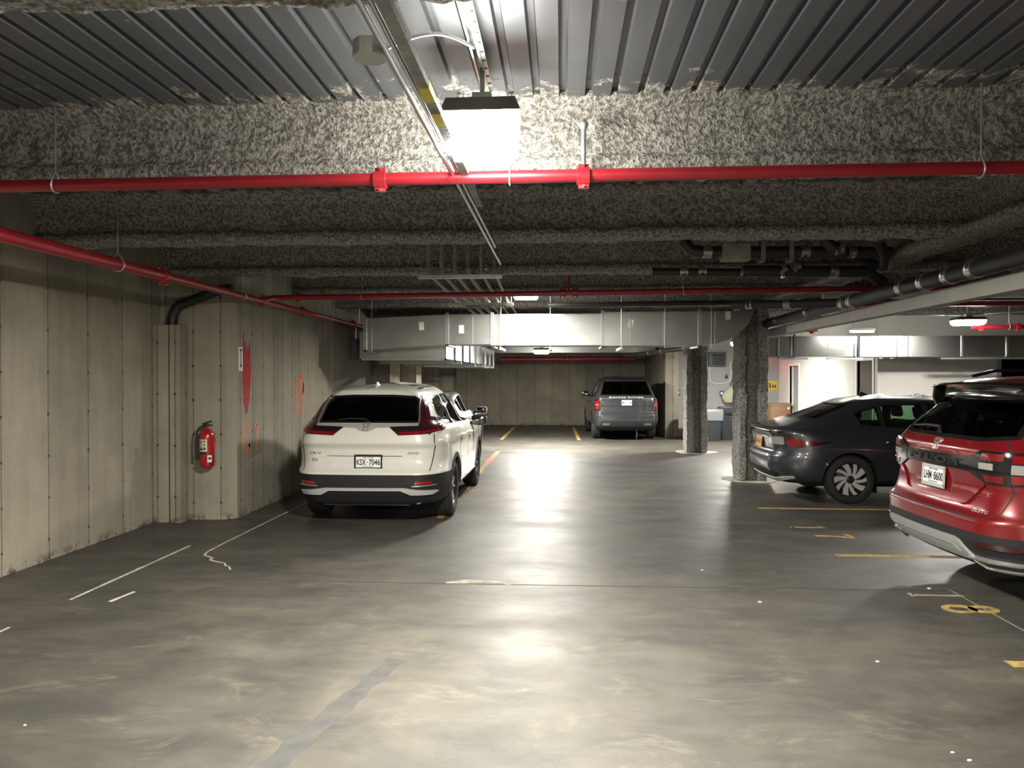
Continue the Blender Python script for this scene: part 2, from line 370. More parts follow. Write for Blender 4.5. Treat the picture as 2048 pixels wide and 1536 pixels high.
struct(MB().box(3.3, 6.6, 22.2, 22.5, 0, ZD).build('wall_rubbish_corner', MATS['wall_grey'], smooth=False))
# white side wall with a door opening and a second door
def wall_open_x(x0, x1, y0, y1, openings):
    b = MB(); y = y0
    for a, c, h in openings:
        b.box(x0, x1, y, a, 0, ZD); b.box(x0, x1, a, c, h, ZD); y = c
    b.box(x0, x1, y, y1, 0, ZD); return b
struct(wall_open_x(6.3, 6.6, 15.4, 22.2, [(15.62, 16.42, 2.09), (20.35, 21.15, 2.05)]).build('wall_white_side', MATS['wall_white'], smooth=False))
b = MB(); b.box(6.6, 8.65, 15.4, 15.7, 0, ZD); b.box(8.65, 10.2, 15.4, 15.7, 2.17, ZD); b.box(10.2, 12.3, 15.4, 15.7, 0, ZD)
struct(b.build('wall_white_front', MATS['wall_white'], smooth=False))
struct(MB().box(12.0, 12.3, -6.3, 15.4, 0, ZD).build('wall_right', MATS['concrete_far'], smooth=False))
struct(MB().box(-4.9, 12.0, -6.3, -6.0, 0, ZD).build('wall_front', MATS['concrete_back'], smooth=False))
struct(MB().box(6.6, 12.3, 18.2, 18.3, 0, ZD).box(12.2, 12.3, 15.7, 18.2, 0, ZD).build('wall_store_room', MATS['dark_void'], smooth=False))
# door frames and the grey door leaf
def frame_x(name, xf, y0, y1, h, leaf=None):
    w = .07; f = MB(); f.box(xf - .02, xf + .05, y0 - w, y0, 0, h + w).box(xf - .02, xf + .05, y1, y1 + w, 0, h + w).box(xf - .02, xf + .05, y0, y1, h, h + w)
    o = struct(f.build(name, MATS['trim_white'], smooth=False))
    if leaf:
        d = MB().box(xf + .10, xf + .14, y0, y1, 0, h).build('door_leaf', MATS[leaf], o, smooth=False)
        MB().tube([(xf + .10, y0 + .08, 1.0), (xf + .05, y0 + .08, 1.0), (xf + .05, y0 + .19, 1.0)], .01, 8).build('door_handle', MATS['chrome'], d)
    return o
frame_x('door_1', 6.3, 15.62, 16.42, 2.09); frame_x('door_2', 6.3, 20.35, 21.15, 2.05, 'door_grey')
f = MB(); f.box(8.58, 8.65, 15.36, 15.45, 0, 2.24).box(10.2, 10.27, 15.36, 15.45, 0, 2.24).box(8.65, 10.2, 15.36, 15.45, 2.17, 2.24)
struct(f.build('door_3', MATS['door_grey'], smooth=False))
struct(plan_prism([(-4.9, 8.74), (-4.72, 8.74), (-4.72, 8.78), (-4.69, 8.78), (-4.69, 8.72), (-4.56, 8.72), (-4.56, 8.93), (-4.9, 8.9)], 0, 2.38).build('trim_wall_pier', MATS['concrete_pier'], smooth=False))

# ------------------------------------------------------------------ sprayed steel
def resample(poly, step):
    out = []; n = len(poly)
    for i in range(n):
        a = Vector(poly[i]); b_ = Vector(poly[(i + 1) % n]); k = max(1, round((b_ - a).length / step))
        out += [a.lerp(b_, j / k) for j in range(k)]
    return out
def sprayed(name, poly, t0, t1, fn, step=.05, cross=.035, amp=.018, seed=0.0, drip=0.0, mat='fireproofing', flare=None):
    pts = resample(poly, cross); n = len(pts); m = max(2, round((t1 - t0) / step))
    cen = sum(pts, Vector((0, 0))) / n
    nor = []
    for i in range(n):
        t = (pts[(i + 1) % n] - pts[i - 1]); nn = Vector((t.y, -t.x)).normalized(); nor.append(nn)
    area = sum(pts[i].x * pts[(i + 1) % n].y - pts[(i + 1) % n].x * pts[i].y for i in range(n))
    if area < 0: nor = [-q for q in nor]
    vs = []
    zmin = min(p.y for p in pts)
    for j in range(m + 1):
        t = t0 + (t1 - t0) * j / m
        k = flare(t) if flare else 1.0
        for i in range(n):
            p3 = Vector((pts[i].x * 1.0, pts[i].y, t))
            d = amp * (noise.noise(p3 * 9 + Vector((seed, 0, 0))) * .9 + noise.noise(p3 * 26 + Vector((0, seed, 0))) * .55 + noise.noise(p3 * 2.1 + Vector((0, 0, seed))) * .8)
            q = pts[i] * 1.0
            if k != 1.0: q = cen + (q - cen) * k
            q = q + nor[i] * d
            if drip and pts[i].y < zmin + .03: q.y -= drip * max(0, noise.noise(Vector((t * 3.1, pts[i].x * 8, seed))) + .5 * noise.noise(Vector((t * 11, 0, seed))))
            vs.append(fn(q.x, q.y, t))
    fs = [(j * n + i, j * n + (i + 1) % n, (j + 1) * n + (i + 1) % n, (j + 1) * n + i) for j in range(m) for i in range(n)]
    fs += [tuple(range(n))[::-1], tuple(range(m * n, (m + 1) * n))]
    mbx = MB(); mbx.add(vs, fs); return mbx.build(name, MATS[mat], smooth=True)
BEAM = [(-.16, ZD + .03), (-.12, ZD - .03), (-.055, ZD - .07), (-.05, 3.13), (-.07, 3.085), (-.115, 3.07), (-.125, 3.03), (-.115, 2.99), (.115, 2.99), (.125, 3.03), (.115, 3.07), (.07, 3.085), (.05, 3.13), (.055, ZD - .07), (.12, ZD - .03), (.16, ZD + .03)]
beam_label = ['sprayed ceiling beam nearest the camera, at the top left corner', 'thick grey sprayed ceiling beam right behind the bright near lamp and red pipe',
              'sprayed ceiling beam just beyond the near red pipe', 'third sprayed ceiling beam, above the first conduit tray', 'sprayed ceiling beam lit by the second ceiling lamp',
              'sprayed ceiling beam right above the silver cross duct', 'first sprayed ceiling beam behind the silver cross duct']
for i in range(-3, 11):
    y = 4.62 - 2.165 + 2.165 * i
    near = 0 <= i <= 4
    if i == 0: y = 2.335
    o = sprayed('steel_beam', BEAM, -5.0, 12.1, lambda a, c, t, y=y: (t, y + a, c), .035 if near else .12, .03 if near else .06, .017, i * 7.3, .035)
    lb = beam_label[i] if 0 <= i <= 6 else ('sprayed ceiling beam deep in the garage near the far wall' if i > 6 else 'sprayed ceiling beam behind the camera')
    tag(o, lb, 'beam', 'sprayed ceiling beams')
GIR = [(-.2, ZD + .03), (-.16, ZD - .05), (-.08, ZD - .09), (-.07, 3.08), (-.17, 3.05), (-.18, 2.97), (.18, 2.97), (.17, 3.05), (.07, 3.08), (.08, ZD - .09), (.16, ZD - .05), (.2, ZD + .03)]
tag(sprayed('steel_girder', GIR, -6, 22.1, lambda a, c, t: (3.55 + a, t, c), .05, .04, .02, 91, .03), 'long sprayed girder running back over the row of columns at the right', 'beam')
HC = [(-.25, -.25), (-.13, -.25), (-.11, -.12), (-.055, -.07), (-.02, -.06), (.05, -.06), (.075, -.12), (.10, -.25), (.25, -.25), (.25, .25), (.1, .25), (.07, .08), (-.07, .08), (-.1, .25), (-.25, .25)]
for nm, (cx, cy, lb) in enumerate([(3.21, 13.0, 'near rough grey sprayed column beside the dark sedan'), (3.10, 17.6, 'rough grey sprayed column in front of the rubbish bins')]):
    o = sprayed('column', HC, 0, 3.0, lambda a, c, t, cx=cx, cy=cy: (cx + a * .93, cy + c, t), .045, .03, .028, 40 + nm * 13)
    tag(o, lb, 'column', 'sprayed columns')
    pad = MB(); pts = [(cx + .42 * math.cos(a) * (1 + .12 * math.sin(3 * a + nm)) + (.06 if math.cos(a) > 0 else -.02), cy + .40 * math.sin(a) * (1 + .1 * math.cos(5 * a)), 0.0) for a in [2 * PI * k / 40 for k in range(40)]]
    po = pad.prism(pts, (0, 0, .012)).build('column_footing', MATS['column_pad']); tag(po, ['pale spatter ring on the floor round the near column', 'pale spatter ring on the floor round the column by the bins'][nm], 'floor patch')
tag(MB().bbox(2.98, 3.36, 21.75, 22.2, 0, 3.2, .015).build('wall_pier', MATS['concrete_far']), 'smooth concrete pier between the grey SUV and the rubbish bins', 'column')
MB_led = MB().bbox(3.56, 3.70, 2.5, 13.4, 2.44, 2.58, .008).build('ceiling_ledger', MATS['ledger_grey'])
tag(MB_led, 'long pale grey boxed channel running back at the upper right below the drain pipe', 'channel')

# ------------------------------------------------------------------ floor marks (thin paint on the floor)
def ribbon(name, pts, w, mat, label, cat, z=.003, wob=0.0, grp=None, kind=None):
    pp = []
    for i in range(len(pts) - 1):
        a = Vector(pts[i]); c = Vector(pts[i + 1]); k = max(1, int((c - a).length / .06))
        pp += [a.lerp(c, j / k) for j in range(k)]
    pp.append(Vector(pts[-1]))
    ww = [w * (1 + wob * (noise.noise(Vector((p.x * 9, p.y * 9, 3))) * 1.6)) for p in pp]
    p2, q = stroke2d([tuple(p) for p in pp], ww)
    vs = [(a, c, 0) for a, c in p2] + [(a, c, z) for a, c in p2]; n = len(p2)
    fs = [tuple(i + n for i in f) for f in q] + [(2 * i, 2 * i + 2, n + 2 * i + 2, n + 2 * i) for i in range(n // 2 - 1)] + [(2 * i + 1, n + 2 * i + 1, n + 2 * i + 3, 2 * i + 3) for i in range(n // 2 - 1)]
    o = MB().add(vs, fs).build(name, MATS[mat], smooth=False); return tag(o, label, cat, grp, kind)
ribbon('parking_line', [(2.63, 10.2), (8.2, 10.2)], .085, 'paint_yellow', 'worn yellow bay line on the floor right beside the dark sedan', 'floor marking', wob=.2)
ribbon('parking_line', [(2.70, 7.56), (8.2, 7.56)], .09, 'paint_yellow', 'worn yellow bay line on the floor running under the red SUV', 'floor marking', wob=.2)
ribbon('parking_line', [(2.73, 4.76), (8.2, 4.74)], .10, 'paint_yellow', 'worn yellow bay line at the right edge of the photo, nearest the camera', 'floor marking', wob=.2)
ribbon('parking_line', [(-1.50, 9.2), (-1.5, 15.0)], .09, 'paint_yellow', 'yellow line on the floor along the right side of the white SUV', 'floor marking', wob=.15)
ribbon('parking_line', [(-1.5, 15.0), (-1.47, 17.6)], .11, 'paint_orange', 'orange stretch of the floor line beyond the white SUV', 'floor marking', wob=.15)
ribbon('parking_line', [(-1.66, 20.8), (-1.62, 26.2)], .10, 'paint_yellow', 'short yellow line near the far wall behind the white SUV', 'floor marking', wob=.15)
ribbon('parking_line', [(.50, 20.8), (.42, 26.3)], .10, 'paint_yellow', 'yellow line to the left of the grey SUV at the far wall', 'floor marking', wob=.15)
ribbon('chalk_line', [(-3.87, 3.0), (-3.86, 5.0)], .02, 'chalk', 'faint white line on the floor at the left edge of the photo', 'floor marking', wob=.5)
ribbon('chalk_line', [(-3.86, 5.65), (-3.85, 7.55)], .022, 'chalk', 'straight white chalky line on the floor near the left wall', 'floor marking', wob=.6)
ribbon('chalk_line', [(-3.0, 6.62), (-3.07, 6.75), (-3.12, 6.78), (-3.16, 6.86), (-3.3, 6.93), (-3.36, 6.97), (-3.37, 7.05), (-3.50, 7.15), (-3.54, 7.28), (-3.55, 7.6), (-3.55, 8.4), (-3.55, 9.0), (-3.54, 10.4)], .017, 'chalk', 'crooked white crack line on the floor leading to the white SUV', 'floor marking', wob=.7)
ribbon('chalk_line', [(-3.52, 5.62), (-3.48, 5.9)], .03, 'chalk', 'tiny white dash on the floor beside the straight chalky line', 'floor marking', wob=.3)
plain('joint_dark', (.03, .028, .025), .9)
ribbon('floor_joint', [(-3.3, 6.30), (-.5, 6.31), (3.3, 6.36)], .011, 'joint_dark', 'thin saw cut joint crossing the floor in front of the white SUV', 'floor joint', z=.0015, wob=.3)
plain('joint_pale', (.22, .21, .19), .9)
ribbon('floor_joint', [(3.2, 6.4), (3.2, 3.0)], .012, 'joint_pale', 'thin pale floor joint running past the painted eight', 'floor joint', z=.0015, wob=.3)
ribbon('floor_crack', [(.42, 2.72), (.50, 2.62), (.53, 2.6), (.60, 2.50), (.66, 2.44), (.72, 2.36)], .011, 'joint_dark', 'short dark crack in the floor at the bottom edge', 'crack', z=.0015, wob=.8)
plain('worn_paint', (.30, .28, .21), .8, var=.5, vscale=10, dark=(.15, .14, .12))
ribbon('floor_scuff', [(-.98, 6.33), (-.75, 6.40), (-.5, 6.38), (-.42, 6.30)], .06, 'worn_paint', 'worn pale scuff on the floor joint in the middle of the drive lane', 'scuff', z=.0018, wob=1.0)
plain('tyre_dark', (.052, .050, .047), .6, var=.3, vscale=9)
ribbon('tyre_mark', [(-1.42, 2.3), (-1.36, 3.0), (-1.24, 3.6), (-1.02, 4.6)], .12, 'tyre_dark', 'dark tyre smudge on the floor at the bottom left of centre', 'stain', z=.0008, wob=.3)
def paint_number(strokes, org, w, mat, name, label, cat, ux, uy, th=.004):
    mbx = MB(); ux = Vector(ux); uy = Vector(uy); nn = ux.cross(uy).normalized()
    for st in strokes:
        pp = []
        for i in range(len(st) - 1):
            a = Vector(st[i]); c = Vector(st[i + 1]); k = max(1, int((c - a).length / .03)); pp += [a.lerp(c, j / k) for j in range(k)]
        pp.append(Vector(st[-1])); ww = [w * (1 + .35 * noise.noise(Vector((p.x * 12, p.y * 12, 5)))) for p in pp]
        p2, q = stroke2d([tuple(p) for p in pp], ww); P3 = place2d(p2, org, ux, uy); n = len(P3)
        vs = P3 + [p + nn * th for p in P3]
        mbx.add(vs, [tuple(i + n for i in f) for f in q] + [(2 * i, 2 * i + 2, n + 2 * i + 2, n + 2 * i) for i in range(n // 2 - 1)] + [(2 * i + 1, n + 2 * i + 1, n + 2 * i + 3, 2 * i + 3) for i in range(n // 2 - 1)])
    o = mbx.build(name, MATS[mat], smooth=False); return tag(o, label, cat)
def arc(cx, cy, rx, ry, a0, a1, n=14): return [(cx + rx * math.cos(R(a0 + (a1 - a0) * k / n)), cy + ry * math.sin(R(a0 + (a1 - a0) * k / n))) for k in range(n + 1)]
# text right = -Y, text up = +X
paint_number([[(-.05, .04), (.0, .0), (.0, .02), (.0, .38)], [(.0, .38), (-.06, .30)], [(-.04, .0), (.04, 0)]], (2.70, 8.93, 0), .045, 'paint_yellow', 'painted_digit', 'farther yellow numeral one painted on the floor beside the dark sedan', 'floor marking', (0, -1, 0), (1, 0, 0))
paint_number([[(-.10, .36), (.10, .40)], [(.10, .40), (.02, .22), (0, 0)]], (2.80, 8.47, 0), .045, 'paint_yellow', 'painted_digit', 'yellow numeral seven painted on the floor beside the dark sedan', 'floor marking', (0, -1, 0), (1, 0, 0))
paint_number([[(.0, .0), (.0, .40)], [(-.05, 0), (.05, 0)]], (2.82, 6.22, 0), .03, 'worn_paint', 'painted_digit', 'faint worn numeral one painted on the floor near the red SUV', 'floor marking', (0, -1, 0), (1, 0, 0))
paint_number([arc(0, .11, .075, .10, 0, 360, 24), arc(0, .29, .065, .085, 0, 360, 24)], (2.90, 5.87, 0), .05, 'paint_yellow', 'painted_digit', 'yellow numeral eight painted on the floor near the red SUV', 'floor marking', (0, -1, 0), (1, 0, 0))
# little scraps on the floor
rs = random.Random(3)
for i, (x, y) in enumerate([(1.28, 6.9), (1.55, 5.95), (1.95, 4.75), (1.83, 3.62), (1.25, 3.25), (.42, 3.35), (.95, 3.2), (1.87, 3.55), (2.4, 3.5), (1.9, 2.6), (2.4, 2.75), (-2.7, 3.6), (-1.35, 2.9), (-.6, 3.2), (3.05, 6.42)]):
    s = (.004 + rs.random() * .006) * (1 if y < 4 else 1.5)
    o = MB().lathe([(s, 0), (s * .8, s * .5), (s * .2, s * .7)], 6, Matrix.Translation((x, y, 0)) @ Matrix.Diagonal((1.4, .8, 1, 1))).build('paper_scrap', MATS['paper'])
    tag(o, 'tiny pale scrap of litter lying on the open floor', 'litter', 'tiny pale scraps on the floor')

# ------------------------------------------------------------------ writing on the left wall
WX = -4.01
def wallpt(y, z): return (WX, y, z)
# brushed red stripe
mbx = MB(); rr = random.Random(5)
for k in range(9):
    y0 = 9.22 + k * .027; zt = 2.20 - rr.random() * .12 + (.22 if k == 1 else 0); zb = 1.24 + abs(k - 3.5) * .045 + rr.random() * .05
    p2, q = stroke2d([(y0, zt), (y0 + .01, (zt + zb) / 2), (y0 + .035 - .012 * k * .6, zb)], [.014 if k in (0, 8) else .034, .036, .02])
    n = len(p2); vs = [(WX, a, c) for a, c in p2] + [(WX + .003 + .0005 * k, a, c) for a, c in p2]
    mbx.add(vs, [tuple(i + n for i in f) for f in q] + [(2 * i, 2 * i + 2, n + 2 * i + 2, n + 2 * i) for i in range(n // 2 - 1)] + [(2 * i + 1, n + 2 * i + 1, n + 2 * i + 3, 2 * i + 3) for i in range(n // 2 - 1)])
tag(mbx.build('paint_stripe', MATS['red_paint_rough'], smooth=False), 'tall brushed red paint stripe on the concrete wall above the extinguisher', 'paint mark')
Y_ = (0, 1, 0); Z_ = (0, 0, 1)
def wallnum(strokes, org, w, mat, name, label): return paint_number(strokes, org, w, mat, name, label, 'graffiti', Y_, Z_, .003)
wallnum([[(0, .56), (.01, .25), (0, 0)]], (WX, 11.10, 1.20), .045, 'spray_orange', 'spray_digit', 'single orange sprayed stroke left of the looped digit on the left wall')
wallnum([arc(.14, .43, .10, .14, -60, 300, 24), [(.23, .46), (.20, .2), (.12, -.05)]], (WX, 11.22, 1.20), .045, 'spray_orange', 'spray_digit', 'orange sprayed looped nine on the left wall')
wallnum([arc(.12, .20, .10, .17, 40, 330, 20), [(.14, .12), (.22, .10), (.22, .02)]], (WX, 9.22, .78), .055, 'spray_coral', 'spray_digit', 'faded coral letter G sprayed low on the wall beside the extinguisher')
wallnum([[(-.02, .32), (.06, .38), (.06, 0)]], (WX, 9.62, .78), .06, 'spray_coral', 'spray_digit', 'faded coral digit 1 sprayed low on the wall beside the extinguisher')
e = empty('arrow_sign', (WX, 9.16, 1.98), 0, 'narrow white sign with a black down arrow on the left wall', 'sign')
MB().box(0, .006, -.055, .055, -.15, .15).build('sign_panel', MATS['paper'], e, smooth=False)
a = MB(); a.box(.006, .008, -.008, .008, -.08, .09).prism([(.006, -.03, -.07), (.006, .03, -.07), (.006, 0, -.12)], (.002, 0, 0)).box(.006, .008, -.03, .03, .095, .125)
a.build('arrow', MATS['ink_black'], e, smooth=False)

# ------------------------------------------------------------------ fire extinguisher
e = empty('fire_extinguisher', (-4.27, 8.80, .66), 0, 'red fire extinguisher hung on the concrete wall at the left', 'fire extinguisher')
r_ = .088
MB().lathe([(.0, .0), (.06, .0), (r_ * .9, .012), (r_, .03), (r_, .37), (r_ * .93, .41), (r_ * .7, .445), (.035, .465), (.028, .49), (0, .49)], 32, close=False).build('cylinder', MATS['fire_red'], e, smooth=40)
v = MB().lathe([(.025, .48), (.028, .50), (.02, .53), (.0, .53)], 16); v.obox((.01, -.02, .545), (.055, 0, .018), (0, .012, 0), (-.005, 0, .008)).obox((.02, -.02, .515), (.06, 0, .0), (0, .012, 0), (0, 0, .006))
v.build('handle', MATS['ink_black'], e)
MB().tube([(-.01, -.02, .50), (-.05, -.03, .50), (-.095, -.03, .46), (-.12, -.03, .38), (-.125, -.03, .28), (-.12, -.03, .16)], .011, 10).lathe([(.012, 0), (.018, -.07), (0, -.07)], 12, Matrix.Translation((-.12, -.03, .17))).build('hose', MATS['rubber'], e)
def curved_label(z0, z1, a0, a1, mat, rad, nm, par):
    m_ = MB(); k = 10; vs = []
    for rr_ in (rad, rad + .0015):
        for z in (z0, z1):
            for j in range(k + 1): an = R(a0 + (a1 - a0) * j / k); vs.append((rr_ * math.sin(an), -rr_ * math.cos(an), z))
    q = k + 1; m_.add(vs, [(2 * q + j, 2 * q + j + 1, 3 * q + j + 1, 3 * q + j) for j in range(k)] + [(j, 2 * q + j, 3 * q + j, q + j) for j in (0, k)] + [(j, j + 1, 2 * q + j + 1, 2 * q + j) for j in range(k)] + [(q + j, q + j + 1, 3 * q + j + 1, 3 * q + j) for j in range(k)])
    return m_.build(nm, MATS[mat], par, smooth=False)
lab = curved_label(.20, .345, -42, 26, 'label_cream', r_, 'instruction_label', e)
for a0, a1, z0, z1 in [(-38, -6, .325, .332), (-38, -8, .31, .316), (-38, -5, .296, .302), (-38, -10, .28, .286), (-34, -6, .215, .24), (0, 14, .22, .25), (2, 12, .27, .29), (2, 12, .31, .33), (-36, -12, .252, .262)]: curved_label(z0, z1, a0, a1, 'ink_black', r_ + .0015, 'label_print', lab)
curved_label(.165, .195, -45, 24, 'ink_black', r_, 'gauge_band', e)
curved_label(.182, .187, -180, 180, 'ink_black', r_, 'strap', e)
t_ = curved_label(.07, .155, 28, 62, 'paper', r_, 'inspection_tag', e); curved_label(.105, .13, 34, 56, 'ink_black', r_ + .0015, 'label_print', t_)
MB().box(-.03, .03, .088, .16, .30, .34).box(-.03, .03, .088, .16, .05, .07).build('wall_bracket', MATS['box_grey'], e, smooth=False)
# ------------------------------------------------------------------ lamps
AL = 2.1
def lamp(loc, w, d, hh, hl, label, strength, energy, col=(1.0, .965, .87), seglabel=None, rod=0.0):
    e = empty('ceiling_lamp', loc, 0, label, 'lamp', 'square ceiling lamps')
    ld = bpy.data.lights.new('lamp_light', 'AREA'); ld.shape = 'RECTANGLE'; ld.size = w * .72; ld.size_y = d * .72; ld.energy = energy; ld.color = col
    lo = bpy.data.objects.new('lamp_light', ld); COL.objects.link(lo); lo.parent = e; lo.location = (0, 0, -hl - .004)
    em = emit('lamp_lens_%d' % len(MATS), col, strength)
    # housing: truncated pyramid
    b = MB(); a = .88
    def q(s, z): return [(-w / 2 * s, -d / 2 * s, z), (w / 2 * s, -d / 2 * s, z), (w / 2 * s, d / 2 * s, z), (-w / 2 * s, d / 2 * s, z)]
    vs = q(a, hh) + q(1, .012) + q(1, 0); b.add(vs, [(0, 1, 2, 3)[::-1]] + [(4 * k + i, 4 * k + (i + 1) % 4, 4 * k + 4 + (i + 1) % 4, 4 * k + 4 + i) for k in (0, 1) for i in range(4)] + [(8, 9, 10, 11)])
    b.build('housing', MATS['lamp_housing'], e, smooth=False)
    b = MB(); vs = q(.96, -.001) + q(.90, -hl * .75) + q(.78, -hl); b.add(vs, [(0, 1, 2, 3)[::-1]] + [(4 * k + i, 4 * k + (i + 1) % 4, 4 * k + 4 + (i + 1) % 4, 4 * k + 4 + i) for k in (0, 1) for i in range(4)] + [(8, 9, 10, 11)])
    b.build('lens', em, e, smooth=False)
    b = MB().box(-.05, .05, -.04, .04, hh, hh + .05)
    if rod: b.tube([(0, 0, hh + .05), (0, 0, hh + rod)], .012, 10)
    b.build('bracket', MATS['strut_metal'], e, smooth=False)
    return e
LS = .8
lamp((-.41, 3.90, 3.107), .40, .24, .07, .20, 'bright square ceiling lamp nearest the camera, hung on the perforated strut', 20, 108, rod=.19)
lamp((-.53, 11.25, 3.03), .40, .34, .09, .11, 'ceiling lamp in the middle distance beside the conduit tray, above the duct', 14, 34, rod=.30)
lamp((-.49, 18.8, 2.42), .42, .30, .05, .09, 'small far ceiling lamp seen below the silver cross duct', 36, 115, rod=.9)
lamp((6.65, 12.75, 2.68), .46, .30, .05, .08, 'glowing ceiling lamp at the right above the dark sedan', 24, 28, rod=.6)
lamp((4.35, 18.6, 2.60), .42, .30, .05, .09, 'ceiling lamp over the rubbish corner, behind the near column', 30, 46, rod=.7)
lamp((-.41, -3.4, 3.107), .40, .24, .07, .20, 'added unseen fill lamp behind the camera', 75, 110, rod=.19)  # unseen lamp, added to light the near beam face evenly
e = empty('strip_light', (5.35, 13.75, 2.56), 0, 'short fluorescent strip light above the right hand duct', 'lamp')
MB().box(-.22, .22, -.04, .04, .02, .06).build('housing', MATS['trim_white'], e, smooth=False)
MB().tube([(-.2, 0, 0), (.2, 0, 0)], .016, 10).build('tube', emit('strip_glow', (1, .95, .82), 30), e)
MB().tube([(-.15, 0, .06), (-.15, 0, .8)], .004, 6).tube([(.15, 0, .06), (.15, 0, .8)], .004, 6).build('hanger', MATS['strut_metal'], e)

# ------------------------------------------------------------------ pipes
def coupling(p, ax, r, par, mat='pipe_red', nm='coupling', bolts=True):
    ax = Vector(ax).normalized(); rot = ax.to_track_quat('Z', 'Y').to_matrix().to_4x4(); M = Matrix.Translation(p) @ rot
    b = MB().lathe([(r * 1.02, -.04), (r * 1.28, -.035), (r * 1.28, .035), (r * 1.02, .04)], 20, M)
    if bolts: b.obox(M @ Vector((0, r * 1.45, 0)), rot.to_3x3() @ Vector((r * .35, 0, 0)), rot.to_3x3() @ Vector((0, r * .3, 0)), rot.to_3x3() @ Vector((0, 0, .03))).obox(M @ Vector((0, -r * 1.45, 0)), rot.to_3x3() @ Vector((r * .35, 0, 0)), rot.to_3x3() @ Vector((0, r * .3, 0)), rot.to_3x3() @ Vector((0, 0, .03)))
    o = b.build(nm, MATS[mat], par)
    if bolts:
        MB().tube([M @ Vector((-r * .9, r * 1.5, 0)), M @ Vector((r * .9, r * 1.5, 0))], .007, 8).tube([M @ Vector((-r * .9, -r * 1.5, 0)), M @ Vector((r * .9, -r * 1.5, 0))], .007, 8).build('bolt', MATS['clamp_steel'], o)
    return o
def hanger(p, r, ztop, par, mat='strut_metal', ax='x'):
    """clevis ring round the pipe and a rod to the deck"""
    x, y, z = p; b = MB(); pts = []
    for k in range(25):
        an = R(-90 + 360 * k / 24); c, s = math.cos(an) * (r + .008), math.sin(an) * (r + .008)
        if s > 0: s *= 1.6; c *= (1 - .45 * s / (r * 1.6 + .01))
        pts.append((x, y + c, z + s) if ax == 'x' else (x + c, y, z + s))
    b.tube(pts[:-1], .006, 6, closed=True); b.tube([(x, y, z + (r + .008) * 1.6), (x, y, ztop)], .005, 6)
    return b.build('pipe_hanger', MATS[mat], par)
# near red pipe across
e = empty('sprinkler_pipe', (-4.9, 4.40, 2.925), 0, 'bright red sprinkler pipe crossing the picture just below the near lamp', 'pipe')
def rel(o, pts): l = Vector(o.location); return [Vector(p) - l for p in pts]
def rp(o, p): return Vector(p) - Vector(o.location)
MB().tube(rel(e, [(-4.9, 4.40, 2.925), (3.2, 4.40, 2.935), (11.98, 4.40, 2.945)]), .037, 24).build('pipe_run', MATS['pipe_red'], e)
for x in (-1.07, .13, 3.02): coupling(rp(e, (x, 4.40, 2.925)), (1, 0, 0), .04, e)
for x in (-3.08, -.30, 2.36): hanger(rp(e, (x, 4.40, 2.927)), .037, .49, e)
MB().tube(rel(e, [(.13, 4.40, 2.95), (.13, 4.40, 3.22)]), .014, 12).lathe([(.02, 0), (.03, .03), (.012, .06)], 12, Matrix.Translation(rp(e, (.13, 4.40, 3.20)))).build('sprinkler_head', MATS['strut_metal'], e)
# left red pipe in depth
e = empty('sprinkler_pipe', (-3.82, 0, 2.73), 0, 'long red sprinkler pipe running back along the left wall', 'pipe')
YC = 7.0
MB().tube(rel(e, [(-3.82, -5.9, 2.73), (-3.82, YC, 2.73)]), .052, 24).build('pipe_run', MATS['pipe_red'], e)
MB().tube(rel(e, [(-3.82, YC, 2.73), (-3.82, 15.5, 2.71)]), .040, 20).build('pipe_run', MATS['pipe_red'], e)
for y, r in ((YC, .052), (9.4, .042), (10.9, .042), (13.6, .042)): coupling(rp(e, (-3.82, y, 2.728)), (0, 1, 0), r, e)
for y, r in ((6.25, .052), (8.8, .04), (12.2, .04)): hanger(rp(e, (-3.82, y, 2.728)), r, .69, e, ax='y')
# second red pipe across
e = empty('sprinkler_pipe', (-3.8, 9.68, 2.85), 0, 'dark red sprinkler pipe crossing in the middle distance in front of the conduit tray', 'pipe')
MB().tube(rel(e, [(-3.80, 9.4, 2.74), (-3.78, 9.55, 2.78), (-3.7, 9.68, 2.80), (3.2, 9.68, 2.86), (3.6, 9.66, 2.86), (11.98, 9.68, 2.86)]), .036, 18).build('pipe_run', MATS['pipe_red'], e)
for x in (-3.45, .02, .18): coupling(rp(e, (x, 9.68, 2.805 + (x + 3.7) * .0085)), (1, 0, 0), .037, e)
for x in (-2.6, 1.55): hanger(rp(e, (x, 9.68, 2.805 + (x + 3.7) * .0085)), .036, .57, e)
MB().tube(rel(e, [(.1, 9.68, 2.86), (.1, 9.68, 3.1)]), .018, 10).build('riser', MATS['pipe_red'], e)
# far red pipe
e = empty('sprinkler_pipe', (-3.9, 24.5, 2.33), 0, 'far red sprinkler pipe in front of the back wall, seen below the duct', 'pipe')
MB().tube(rel(e, [(-2.0, 24.5, 2.33), (2.4, 24.5, 2.34)]), .07, 16).build('pipe_run', MATS['pipe_red'], e)
for x in (-1.9, .2, 2.3): hanger(rp(e, (x, 24.5, 2.335)), .07, 1.08, e)
